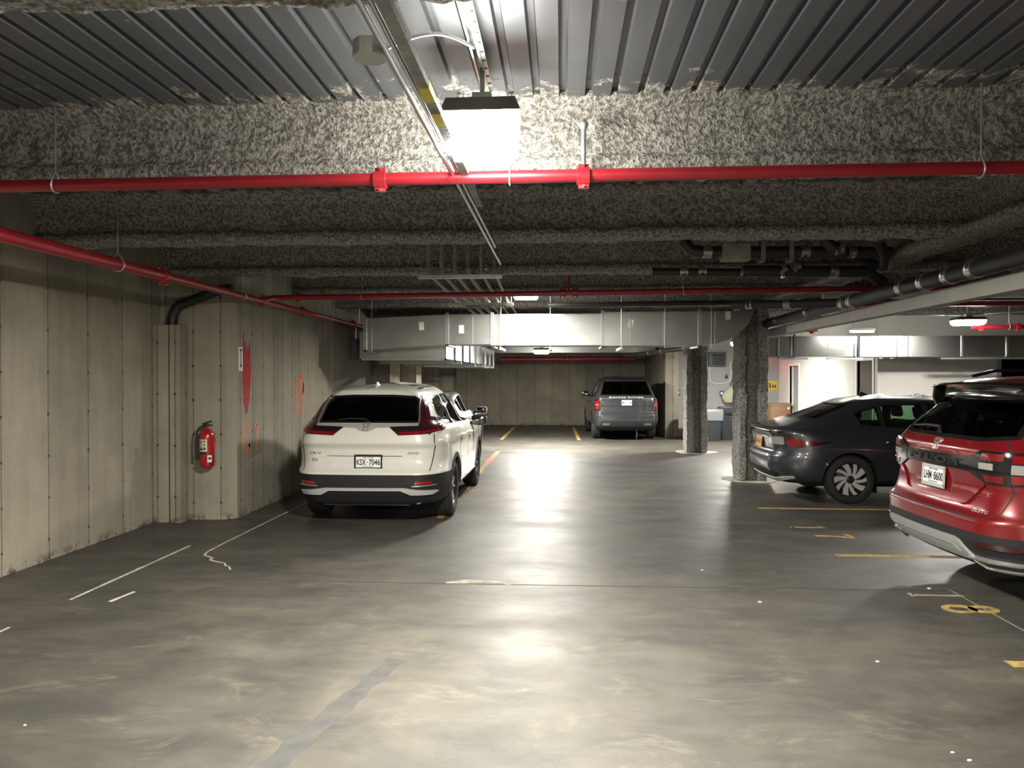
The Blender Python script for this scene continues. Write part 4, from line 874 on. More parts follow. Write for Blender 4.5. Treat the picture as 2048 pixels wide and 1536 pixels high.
class Car:
    def __init__(s, name, rows, loc, rz, label, cat, scale=1.0):
        s.root = empty(name, loc, rz, label, cat); s.root.scale = (scale,) * 3
        s.solid = hull_mesh(rows); s.rows = rows
        bm = bmesh.new(); bm.from_mesh(s.solid); s.bvh = BVHTree.FromBMesh(bm); bm.free()
    def hit(s, view, u, v):
        if view == 'rear': o, d = Vector((-5, -u, v)), Vector((1, 0, 0))
        elif view == 'front': o, d = Vector((9, u, v)), Vector((-1, 0, 0))
        elif view == 'right': o, d = Vector((u, -5, v)), Vector((0, 1, 0))
        elif view == 'left': o, d = Vector((u, 5, v)), Vector((0, -1, 0))
        else: o, d = Vector((u, v, 5)), Vector((0, 0, -1))
        p, n, i, t = s.bvh.ray_cast(o, d)
        if p is None:
            p, n, i, t = s.bvh.find_nearest(o + d * 5)
        if n.dot(d) > 0: n = -n
        return p, n
    def wrap(s, name, mat, view, poly=None, quads=None, off=.004, th=.006, parent=None, step=.03, smooth=25, mirror=False):
        """wrap a 2d shape onto the body surface as a thin shell of its own"""
        bm = bmesh.new()
        if poly is not None:
            shapes = poly if isinstance(poly[0][0], (tuple, list)) else [poly]
            for sh in shapes:
                f = bm.faces.new([bm.verts.new((a, b_, 0)) for a, b_ in sh])
            us = [a for sh in shapes for a, _ in sh]; vv = [b_ for sh in shapes for _, b_ in sh]
        else:
            pts, qs = quads; vl = [bm.verts.new((a, b_, 0)) for a, b_ in pts]
            for q in qs:
                try: bm.faces.new([vl[i] for i in q])
                except ValueError: pass
            us = [a for a, _ in pts]; vv = [b_ for _, b_ in pts]
        if step:
            for ax, lo, hi in ((0, min(us), max(us)), (1, min(vv), max(vv))):
                k = int((hi - lo) / step) + 1
                for i in range(1, k):
                    c = lo + (hi - lo) * i / k; co = (c, 0, 0) if ax == 0 else (0, c, 0); no = (1, 0, 0) if ax == 0 else (0, 1, 0)
                    bmesh.ops.bisect_plane(bm, geom=bm.verts[:] + bm.edges[:] + bm.faces[:], dist=1e-6, plane_co=co, plane_no=no)
        bmesh.ops.triangulate(bm, faces=[f for f in bm.faces if len(f.verts) > 4])
        bm.verts.ensure_lookup_table(); bm.verts.index_update()
        top = []; bot = []
        for v in bm.verts:
            p, n = s.hit(view, v.co.x, v.co.y); top.append(p + n * off); bot.append(p + n * (off - th))
        n = len(top); vs = top + bot; fs = []
        for f in bm.faces: ids = [v.index for v in f.verts]; fs += [tuple(ids), tuple(i + n for i in ids[::-1])]
        for e_ in bm.edges:
            if len(e_.link_faces) == 1: a, b_ = e_.verts[0].index, e_.verts[1].index; fs.append((a, b_, b_ + n, a + n))
        bm.free(); return MB().add(vs, fs).build(name, MATS[mat], parent or s.root, smooth)
    def line(s, name, mat, view, pts, w=.008, off=.0015, th=.004, parent=None, closed=False, step=.03):
        pp = []
        if closed: pts = pts + [pts[0]]
        for i in range(len(pts) - 1):
            a = Vector(pts[i]); c = Vector(pts[i + 1]); k = max(1, int((c - a).length / step)); pp += [tuple(a.lerp(c, j / k)) for j in range(k)]
        pp.append(pts[-1])
        return s.wrap(name, mat, view, quads=stroke2d(pp, w), off=off, th=th, parent=parent, step=0)
    def ring(s, name, mat, view, poly, w, off=.006, th=.01, parent=None):
        """band of width w just inside a closed outline"""
        n = len(poly); P = []
        for i in range(n):
            a = Vector(poly[i]); b_ = Vector(poly[(i + 1) % n]); k = max(1, int((b_ - a).length / .04)); P += [a.lerp(b_, j / k) for j in range(k)]
        n = len(P); ar = sum(P[i].x * P[(i + 1) % n].y - P[(i + 1) % n].x * P[i].y for i in range(n)); sg = 1 if ar > 0 else -1
        pts = []
        for i in range(n):
            t = (P[(i + 1) % n] - P[i - 1]).normalized(); nn = Vector((-t.y, t.x)) * sg * w; pts += [tuple(P[i]), tuple(P[i] + nn)]
        qs = [(2 * i, 2 * i + 1, (2 * i + 3) % (2 * n), (2 * i + 2) % (2 * n)) for i in range(n)]
        return s.wrap(name, mat, view, quads=(pts, qs), off=off, th=th, parent=parent, step=0)
    def text(s, name, mat, view, body, org, w, h, off=.003, th=.004, bold=.01, parent=None, slant=0.0):
        ps, fs = text_fit(body, w, h, bold)
        return s.wrap(name, mat, view, quads=([(x + org[0] + y * slant, y + org[1]) for x, y in ps], fs), off=off, th=th, step=0, parent=parent, smooth=False)
    def body(s, paint, lower, zlow, axles, rad, sidewin, rearwin, frontwin, arch_in=.55, low_regions=None, cabin=True, floor=.55):
        """cut wheel wells, cabin and windows; split off the lower cladding"""
        cut = []
        for ax, az in axles:
            for sg in (-1, 1):
                c = MB().lathe([(rad, 0), (rad, 1.2)], 48, Matrix.Translation((ax, sg * arch_in, az)) @ Matrix.Rotation(R(-90 * sg), 4, 'X'))
                cut.append(c.mesh('c'))
        if cabin: cut.append(hull_mesh([r for r in s.rows if r[1] > .40], sub=2, shrink=.055, zfloor=floor))
        for p in sidewin: cut.append(MB().prism([(x, -3, z) for x, z in p], (0, 6, 0)).mesh('c'))
        if rearwin: cut.append(MB().prism([(rearwin[1], -u, z) for u, z in rearwin[0]], (rearwin[2] - rearwin[1], 0, 0)).mesh('c'))
        if frontwin: cut.append(MB().prism([(frontwin[1], -u, z) for u, z in frontwin[0]], (frontwin[2] - frontwin[1], 0, 0)).mesh('c'))
        res = boolean(s.solid, cut)
        print('body', s.root.name, len(res.polygons), 'from', len(s.solid.polygons))
        if len(res.polygons) < 100: print('BOOLEAN FAILED'); res = s.solid.copy()
        bm = bmesh.new(); bm.from_mesh(res)
        regs = low_regions or [(-1, 9, zlow)]
        for x0, x1, z in regs:
            for co, no in (((x0, 0, 0), (1, 0, 0)), ((x1, 0, 0), (1, 0, 0))): bmesh.ops.bisect_plane(bm, geom=bm.verts[:] + bm.edges[:] + bm.faces[:], dist=1e-6, plane_co=co, plane_no=no)
            bmesh.ops.bisect_plane(bm, geom=bm.verts[:] + bm.edges[:] + bm.faces[:], dist=1e-6, plane_co=(0, 0, z), plane_no=(0, 0, 1))
        def low(c):
            for x0, x1, z in regs:
                if x0 <= c.x < x1: return c.z < z
            return False
        inner = []; lowf = []; top = []
        for f in bm.faces:
            c = f.calc_center_median(); p, n, i, d = s.bvh.find_nearest(c)
            if d > .008: inner.append(f)
            elif low(c): lowf.append(f)
            else: top.append(f)
        def sub(faces, name, mat, parent):
            ids = {f.index for f in faces}; b2 = bm.copy(); b2.faces.ensure_lookup_table()
            bmesh.ops.delete(b2, geom=[f for f in b2.faces if f.index not in ids], context='FACES')
            me = bpy.data.meshes.new(name); b2.to_mesh(me); b2.free(); me.materials.clear()
            return link_mesh(name, me, MATS[mat], parent, 40)
        bm.faces.index_update(); bm.faces.ensure_lookup_table()
        s.b = sub(top, 'body_shell', paint, s.root); s.low = sub(lowf, 'lower_cladding', lower, s.root) if lowf else None
        sub(inner, 'cabin_lining', 'cabin_dark', s.root)
        bm.free()
    def glass(s, name, view, poly, mat='glass_tint', frame='gloss_black', fw=.018, off=-.012, trim=None, chrome=False):
        g = s.wrap(name, mat, view, poly=poly, off=off, th=.004)
        if frame: s.ring('window_seal', frame, view, poly, fw, off=.002, th=.02, parent=g)
        return g
    def wheel(s, x, y, r, w, rim, style, side, z=None, name='wheel'):
        """side = +1 left / -1 right; outer face looks to side"""
        z = r if z is None else z
        M = Matrix.Translation((x, y, z)) @ Matrix.Rotation(R(-90 * side), 4, 'X')        # local +Z -> outwards
        t = MB(); h = w / 2
        t.lathe([(rim, -h * .85), (rim + .02, -h * .98), (r - .06, -h), (r - .02, -h * .9), (r - .004, -h * .72), (r, -h * .4), (r, -h * .37), (r - .008, -h * .36), (r - .008, -h * .30), (r, -h * .29), (r, h * .29), (r - .008, h * .30), (r - .008, h * .36), (r, h * .37), (r, h * .4), (r - .004, h * .72), (r - .02, h * .9), (r - .06, h), (rim + .02, h * .98), (rim, h * .85)], 56, M, close=False)
        b = MB(); b.lathe([(rim * 1.0, -h * .8), (rim * .93, -h * .5), (rim * .90, h * .3), (rim * .96, h * .72), (rim * 1.01, h * .86), (rim * 1.02, h * .80)], 56, M, close=False)
        b.lathe([(rim * .92, -h * .2), (0, -h * .2)], 40, M, close=False)
        wh = b.build(name, MATS['alloy_dark'], s.root)
        t.build('tyre', MATS['rubber'], wh, 30)
        zf = h * .62; n_sp = 5
        def sp_shape(angs, r0, r1, w0, w1, dz0, dz1, tw=0.0, mat='alloy', nm='spokes', thick=.02):
            m_ = MB()
            for a in angs:
                k = 6; pts = []
                for i in range(k + 1):
                    q = i / k; rr = r0 + (r1 - r0) * q; an = a + tw * q; ww = (w0 + (w1 - w0) * q) / 2; zz = zf + dz0 + (dz1 - dz0) * q
                    c, s_ = math.cos(an), math.sin(an); pts.append([(c * rr - s_ * sg * ww, s_ * rr + c * sg * ww, zz) for sg in (-1, 1)])
                vs = [p for pr in pts for p in pr] + [(x_, y_, z_ - thick) for pr in pts for (x_, y_, z_) in pr]; n = 2 * (k + 1)
                fs = [(2 * i, 2 * i + 1, 2 * i + 3, 2 * i + 2) for i in range(k)] + [(2 * i, 2 * i + 2, n + 2 * i + 2, n + 2 * i) for i in range(k)] + [(2 * i + 1, n + 2 * i + 1, n + 2 * i + 3, 2 * i + 3) for i in range(k)] + [(2 * k, 2 * k + 1, n + 2 * k + 1, n + 2 * k), (0, n, n + 1, 1)]
                m_.add([M @ Vector(v_) for v_ in vs], fs)
            return m_.build(nm, MATS[mat], wh, 30)
        R1 = rim * .97
        if style == 'blade':
            A = [R(72 * k + 20) for k in range(5)]
            sp_shape(A, .04, R1, .040, .085, .0, .012, .32, 'alloy', 'bright_spokes')
            sp_shape([a + R(30) for a in A], .05, R1, .030, .055, -.004, .008, .42, 'alloy', 'bright_spokes')
            sp_shape([a + R(14) for a in A], .04, R1, .05, .10, -.012, -.012, .36, 'alloy_dark', 'dark_spokes')
        elif style == 'vee':
            A = [R(72 * k + 10) for k in range(5)]
            sp_shape([a - R(7) for a in A], .04, R1, .030, .032, .0, .01, -.14, 'alloy'); sp_shape([a + R(7) for a in A], .04, R1, .03, .032, .0, .01, .14, 'alloy')
            sp_shape(A, .04, R1, .06, .14, -.014, -.014, 0, 'alloy_dark', 'dark_spokes')
        else:
            sp_shape([R(36 * k) for k in range(10)], .05, R1, .03, .034, .0, .01, .05, 'alloy')
        MB().lathe([(.055, zf - .02), (.055, zf + .004), (.035, zf + .014), (0, zf + .014)], 24, M, close=False).build('hub_cap', MATS['alloy_dark'], wh)
        MB().lathe([(rim * .72, -.02), (rim * .72, -.005), (.05, -.005)], 32, M, close=False).build('brake_disc', MATS['clamp_steel'], wh)
        return wh
    def wheels(s, axles, track, r, w, rim, style):
        for x in axles:
            for sd in (-1, 1): s.wheel(x, sd * track / 2, r, w, rim, style, sd)
    def underside(s, x0, x1, z0, w, floor):
        MB().bbox(x0, x1, -w, w, z0, floor, .03).build('underbody', MATS['underbody'], s.root)
    def seats(s, rowsx, ys, z0=.55, top=1.12, hr=.22):
        for x in rowsx:
            for y in ys:
                b = MB().bbox(x + .05, x + .55, y - .25, y + .25, z0, z0 + .14, .05)
                b.build('seat_cushion', MATS['seat_fabric'], s.root)
                m_ = MB(); pts = []
                m_.bbox(-.05, .08, -.24, .24, 0, top - z0 - .1, .05)
                A = Matrix.Translation((x, y, z0 + .1)) @ Matrix.Rotation(R(-12), 4, 'Y'); m_.v = [tuple(A @ Vector(v)) for v in m_.v]
                bk = m_.build('seat_back', MATS['seat_fabric'], s.root)
                h_ = MB().bbox(-.045, .055, -.14, .14, top - z0 - .06, top - z0 - .06 + hr, .045); h_.v = [tuple(A @ Vector(v)) for v in h_.v]
                h_.build('headrest', MATS['seat_fabric'], bk)
    def mirror(s, x, z, y, cap, sides=(-1, 1)):
        for sd in sides:
            m_ = MB(); m_.bbox(-.11, .10, -.12, .12, -.075, .085, .05)
            m_.v = [(v[0] * (1 - .25 * (v[1] * sd > 0)) + x, v[1] + sd * (y + .15), v[2] + z) for v in m_.v]
            o = m_.build('door_mirror', MATS[cap], s.root)
            g = MB().bbox(x - .115, x - .108, sd * (y + .15) - .095, sd * (y + .15) + .095, z - .055, z + .062, .003).build('mirror_glass', MATS['gloss_black'], o)
            MB().tube([(x + .03, sd * (y - .04), z - .06), (x + .01, sd * (y + .05), z - .03)], [.03, .025], 10).build('mirror_arm', MATS['gloss_black'], o)
    def handle(s, side, x, z, mat):
        p, n = s.hit(side, x, z); p2, n2 = s.hit(side, x + .2, z + .005); sg = 1 if side == 'left' else -1
        pts = [p + n * .004, p.lerp(p2, .12) + n * .035, p.lerp(p2, .5) + n * .042, p.lerp(p2, .88) + n * .035, p2 + n * .004]
        o = MB().tube(pts, [.010, .014, .014, .014, .010], 10).build('door_handle', MATS[mat], s.root)
        return o
    def plate(s, org, nrm_tilt, txt, w=.305, h=.152, bg='plate_white', ink='plate_ink', frame='gloss_black', roll=0.0, top='NEW YORK', bottom='EXCELSIOR', rzz=0):
        """org car space centre of the plate face, facing -X; tilt in degrees leaning forward at the top"""
        t = R(nrm_tilt); U = Vector((0, -1, 0)); V = Vector((math.sin(t), 0, math.cos(t))); Nn = Vector((-math.cos(t), 0, math.sin(t))); o = Vector(org)
        fr = MB(); fw = .012
        for a, b_, c, d in ((-w / 2 - fw, w / 2 + fw, h / 2 - .012, h / 2 + fw), (-w / 2 - fw, w / 2 + fw, -h / 2 - fw, -h / 2 + .016), (-w / 2 - fw, -w / 2 + .006, -h / 2, h / 2), (w / 2 - .006, w / 2 + fw, -h / 2, h / 2)):
            fr.obox(o + U * (a + b_) / 2 + V * (c + d) / 2 + Nn * .004, U * (b_ - a) / 2, V * (d - c) / 2, Nn * .006)
        pl = MB().obox(o, U * w / 2, V * h / 2, Nn * .003).build('number_plate', MATS[bg], s.root, smooth=False)
        if frame: fr.build('plate_frame', MATS[frame], pl, smooth=False)
        def tx(body, ww, hh, cy, nm='plate_characters', cx=0, bold=.022, mt=ink):
            ps, fs = text_fit(body, ww, hh, bold); MB().add(place2d(ps, o + Nn * .0045 + V * cy + U * cx, U, V), fs).build(nm, MATS[mt], pl, smooth=False)
        a, b_ = txt.split('-'); tx(a, w * .36, h * .46, 0, cx=-w * .27); tx(b_, w * .44, h * .46, 0, cx=w * .24)
        MB().add(place2d([(0, .008), (.006, .002), (.003, -.007), (-.007, -.006), (-.006, .002)], o + Nn * .0045 - U * w * .03, U, V), [(0, 1, 2, 3, 4)]).build('state_emblem', MATS[ink], pl, smooth=False)
        if top: tx(top, w * .42, h * .085, h * .345, 'plate_small_text')
        if bottom: tx(bottom, w * .42, h * .07, -h * .33, 'plate_small_text')
        if frame == 'gloss_black':
            pass
        return pl
    def fin(s, x, mat, L_=.17, h=.065):
        p, n = s.hit('top', x, 0); z = p.z - .006
        prof = [(0, 0), (.01, h * .8), (.035, h), (.07, h * .75), (L_, 0)]
        vs = []
        for a, c in prof: vs += [(x + a - .02, -.018 * (1 - c / h * .75), z + c), (x + a - .02, .018 * (1 - c / h * .75), z + c)]
        k = len(prof); fs = [(2 * i, 2 * i + 1, 2 * i + 3, 2 * i + 2) for i in range(k - 1)] + [tuple(2 * i for i in range(k)), tuple(2 * i + 1 for i in range(k))[::-1], (0, 2 * k - 2, 2 * k - 1, 1)]
        return MB().add(vs, fs).build('roof_antenna', MATS[mat], s.root)
def arcpts(cx, cz, r, a0, a1, n=20): return [(cx + r * math.cos(R(a0 + (a1 - a0) * k / n)), cz + r * math.sin(R(a0 + (a1 - a0) * k / n))) for k in range(n + 1)]
def h_emblem(car, view, c, w, h, parent=None, off=.008):
    """chrome H inside a rounded chrome frame"""
    x, z = c
    fr = [(x - w * .36, z - h * .5), (x + w * .36, z - h * .5), (x + w * .5, z + h * .38), (x + w * .42, z + h * .5), (x - w * .42, z + h * .5), (x - w * .5, z + h * .38)]
    a = car.ring('emblem_frame', 'chrome', view, fr, w * .075, off=off + .003, th=.012, parent=parent)
    car.wrap('emblem', 'chrome', view, poly=[[(x - w * .30, z + h * .38), (x - w * .17, z + h * .38), (x - w * .14, z + h * .05), (x + w * .14, z + h * .05), (x + w * .17, z + h * .38), (x + w * .30, z + h * .38), (x + w * .22, z - h * .40), (x + w * .10, z - h * .40), (x + w * .12, z - h * .10), (x - w * .12, z - h * .10), (x - w * .10, z - h * .40), (x - w * .22, z - h * .40)]], off=off + .003, th=.012, step=0, parent=a)
    return a
def mir(poly): return [(-a, b_) for a, b_ in poly][::-1]

# ------------------------------------------------------------------ white compact SUV
def compact_suv(name, loc, rz, label, paint, detail=True, scale=1.0):
    rows = [(.40, .24, 4.25, .22, .62, .3, .3, .4, .3, .05, .1),
            (.14, .26, 4.48, .24, .80, .45, .32, .6, .4, .05, .12),
            (.05, .36, 4.57, .34, .90, .55, .36, .7, .45, .05, .14),
            (.00, .50, 4.62, .50, .925, .60, .36, .75, .45, .05, .15),
            (.00, .63, 4.62, .64, .928, .60, .36, .78, .46, .05, .16),
            (.055, .69, 4.60, .72, .925, .58, .36, .8, .46, .06, .16),
            (.100, .79, 4.57, .80, .926, .57, .35, .82, .47, .06, .17),
            (.095, .91, 4.52, .88, .927, .56, .34, .85, .48, .06, .18),
            (.050, .99, 4.45, .95, .922, .56, .34, .88, .49, .065, .19),
            (.060, 1.07, 4.32, 1.00, .905, .56, .34, .9, .5, .07, .2),
            (.10, 1.17, 3.80, 1.07, .855, .55, .32, .9, .5, .08, .2),
            (.17, 1.23, 3.32, 1.14, .80, .52, .26, .9, .5, .08, .2),
            (.32, 1.40, 2.90, 1.36, .715, .50, .22, .8, .4, .08, .18),
            (.44, 1.535, 2.50, 1.55, .635, .5, .20, .7, .35, .08, .14),
            (.47, 1.60, 2.25, 1.625, .58, .5, .2, .6, .3, .08, .1),
            (.72, 1.655, 2.0, 1.675, .44, .4, .2, .4, .2, .05, .05),
            (1.2, 1.685, 1.75, 1.69, .15, .1, .08, .1, .08, .0, .0)]
    c = Car(name, rows, loc, rz, label, 'car', scale)
    ax = (.97, 3.63)
    side = [[(.60, 1.30), (.65, 1.41), (.80, 1.475), (1.10, 1.515), (1.32, 1.525), (1.32, 1.14), (1.0, 1.165), (.74, 1.215)], [(1.37, 1.135), (1.37, 1.527), (1.98, 1.535), (2.12, 1.12)], [(2.17, 1.115), (2.04, 1.535), (2.30, 1.53), (2.62, 1.43), (2.98, 1.22), (3.02, 1.12)]]
    rw = [(-.59, 1.215), (.59, 1.215), (.60, 1.235), (.555, 1.48), (.50, 1.525), (.25, 1.54), (-.25, 1.54), (-.50, 1.525), (-.555, 1.48), (-.60, 1.235)]
    fw = [(-.66, 1.17), (.66, 1.17), (.56, 1.50), (-.56, 1.50)]
    c.body(paint, 'plastic_black', .63, [(a, .36) for a in ax], .385, side, (rw, -.6, 1.0), (fw, 2.35, 4.6), low_regions=[(-1, .95, .625), (.95, 3.65, .385), (3.65, 9, .56)])
    gm = 'glass_dark' if detail else 'glass_clear'
    g = c.glass('rear_window', 'rear', rw, 'glass_dark', fw=.022)
    for i, p in enumerate(side):
        for v in ('right', 'left'): c.glass('side_window', v, p, 'glass_tint', fw=.016)
    c.glass('windscreen', 'front', fw, 'glass_tint')
    for v in ('right', 'left'):
        c.line('window_trim', 'chrome', v, [(.585, 1.29), (.73, 1.20), (1.0, 1.15), (2.1, 1.11), (3.04, 1.105)], .014, off=.006, th=.01)
        c.line('window_trim', 'chrome', v, [(.585, 1.29), (.63, 1.42), (.79, 1.49), (1.10, 1.53), (1.98, 1.552), (2.31, 1.545), (2.65, 1.44), (3.0, 1.23)], .012, off=.006, th=.01)
        for k, a in enumerate(ax):
            outer = arcpts(a, .36, .445, -8 if k else 2, 188 if not k else 178, 26); inner = arcpts(a, .36, .388, -8 if k else 2, 188 if not k else 178, 26)
            pts = [p for pr in zip(outer, inner) for p in pr]; n = len(outer)
            c.wrap('wheel_arch_trim', 'plastic_black', v, quads=(pts, [(2 * i, 2 * i + 1, 2 * i + 3, 2 * i + 2) for i in range(n - 1)]), off=.012, th=.02, step=0)
        c.line('panel_gap', 'plastic_black', v, [(1.62, .42), (1.36, .80), (1.345, 1.10)], .007)
        c.line('panel_gap', 'plastic_black', v, [(2.12, .40), (2.13, 1.10)], .007)
        c.line('panel_gap', 'plastic_black', v, [(3.08, .42), (3.10, .95), (3.02, 1.10)], .007)
        c.line('sill_trim', 'chrome', v, [(1.42, .395), (3.12, .375)], .02, off=.012, th=.014)
        c.handle(v, 1.42, .985, paint); c.handle(v, 2.24, .965, paint)
    c.mirror(2.82, 1.10, .88, 'gloss_black')
    # tail lamps
    L1 = [(.27, 1.168), (.385, 1.075), (.70, 1.088), (.84, 1.115), (.875, 1.18), (.865, 1.235), (.80, 1.25), (.70, 1.262), (.61, 1.50), (.552, 1.53), (.580, 1.40), (.598, 1.225), (.60, 1.175)]
    up = [(.29, 1.165), (.335, 1.128), (.66, 1.135), (.645, 1.17)]
    red = [(.40, 1.085), (.70, 1.097), (.82, 1.122), (.82, 1.14), (.69, 1.118), (.375, 1.108)]
    for sgn in (1, -1):
        f = (lambda p: p) if sgn > 0 else mir
        t = c.wrap('tail_lamp', 'lens_dark', 'rear', poly=f(L1), off=.018, th=.04, step=.025)
        c.wrap('clear_strip', 'gloss_black', 'rear', poly=f(up), off=.021, th=.01, parent=t)
        c.wrap('red_strip', 'lens_red', 'rear', poly=f(red), off=.022, th=.01, parent=t)
        c.line('red_edge', 'lens_dark', 'rear', [(sgn * .60, 1.49), (sgn * .665, 1.27), (sgn * .78, 1.235)], .026, off=.023, th=.01, parent=t)
        c.line('pillar_trim', 'chrome', 'rear', [(sgn * .550, 1.50), (sgn * .596, 1.25), (sgn * .60, 1.205)], .010, off=.022, th=.02)
    v = 'rear'
    c.wrap('chrome_bar', 'satin_chrome', v, poly=[(-.61, 1.205), (-.10, 1.195), (.10, 1.195), (.61, 1.205), (.61, 1.178), (.12, 1.158), (.065, 1.125), (-.065, 1.125), (-.12, 1.158), (-.61, 1.178)], off=.016, th=.03)
    h_emblem(c, v, (0, 1.163), .095, .085, off=.022)
    # wiper
    wp = [c.hit(v, a, z)[0] + Vector((-.025, 0, 0)) for a, z in ((.02, 1.225), (-.03, 1.262), (-.20, 1.268), (-.36, 1.25))]
    MB().tube(wp, [.016, .012, .010, .006], 8).build('rear_wiper', MATS['plastic_black'], c.root)
    # hatch outlines, grip, lower sculpting
    c.line('panel_gap', 'plastic_black', v, [(-.775, 1.09), (-.79, .95), (-.76, .66)], .009); c.line('panel_gap', 'plastic_black', v, [(.775, 1.09), (.79, .95), (.74, .665)], .009)
    c.wrap('hatch_grip', paint, v, poly=[(-.40, .872), (.33, .872), (.42, .838), (-.47, .838)][::-1], off=.020, th=.03)
    c.line('grip_shadow_gap', 'plastic_black', v, [(-.44, .834), (.42, .834)], .008, off=.004)
    for sgn in (1, -1):
        pz = [(sgn * .45, .83), (sgn * .58, .70), (sgn * .40, .70), (sgn * .36, .76)]
        c.wrap('hatch_crease', paint, v, poly=pz if sgn > 0 else pz[::-1], off=.010, th=.02)
    zs = .645
    # bumper details
    for sgn in (1, -1):
        f = (lambda p: p) if sgn > 0 else mir
        r_ = c.wrap('reflector', 'lens_red', v, poly=f([(.57, .515), (.595, .55), (.74, .552), (.765, .535), (.745, .515)]), off=.012, th=.02)
        if sgn > 0: pass
    bar = [(-.78, .435), (-.60, .455), (-.46, .475), (.46, .478), (.60, .455), (.80, .44), (.82, .43), (.76, .398), (.53, .398), (.42, .448), (-.42, .445), (-.52, .395), (-.74, .395)]
    c.wrap('silver_bumper_trim', 'silver_plastic', v, poly=bar[::-1], off=.022, th=.03)
    c.line('chrome_fillet', 'chrome', v, [(.55, .497), (.80, .505)], .01, off=.018, th=.02); c.line('chrome_fillet', 'chrome', v, [(-.55, .497), (-.78, .505)], .01, off=.018, th=.02)
    MB().lathe([(.035, 0), (.04, .0), (.04, .18), (.035, .18)], 16, Matrix.Translation((.14, -.60, .31)) @ Matrix.Rotation(R(90), 4, 'Y')).build('exhaust_pipe', MATS['clamp_steel'], c.root)
    MB().bbox(.18, .60, -.5, .55, .24, .36, .03).build('silencer', MATS['strut_metal'], c.root)
    c.text('badge_text', 'chrome_dark_reflection', v, 'CR-V', (-.615, .865), .15, .028, bold=.02); c.text('badge_text', 'chrome_dark_reflection', v, 'AWD', (.55, .868), .135, .028, slant=.35, bold=.03)
    c.text('badge_text', 'chrome_dark_reflection', v, 'EX', (-.615, .785), .075, .04, bold=.01)
    p, n = c.hit(v, .0, .76)
    c.plate((p.x - .02, 0.0 - .03, .765), 4, 'KSX-7046')
    c.fin(.62, paint)
    # roof slots
    for y0, y1, x0, x1 in ((-.47, -.50, .75, 1.6), (.47, .50, .75, 1.6)):
        c.wrap('roof_channel', 'gloss_black', 'top', poly=[(x0, y0), (x1, y0 * 1.0), (x1, y1 * 1.03), (x0, y1 * 1.03)], off=.003, th=.008)
    c.wrap('sunroof', 'glass_dark', 'top', poly=[(.98, -.36), (1.55, -.36), (1.55, .36), (.98, .36)], off=.002, th=.006)
    c.wheels(ax, 1.60, .36, .235, .235, 'vee')
    c.underside(.5, 4.2, .22, .60, .50)
    c.seats((1.35, 2.35), (-.38, .38), top=1.20, hr=.17)
    MB().bbox(3.0, 3.4, -.66, .66, .6, 1.08, .06).build('dashboard', MATS['cabin_dark'], c.root)
    return c
CRV = compact_suv('white_suv', (-2.262, 8.50, 0), R(90), 'white compact SUV with black bumper parked along the left wall', 'paint_white')

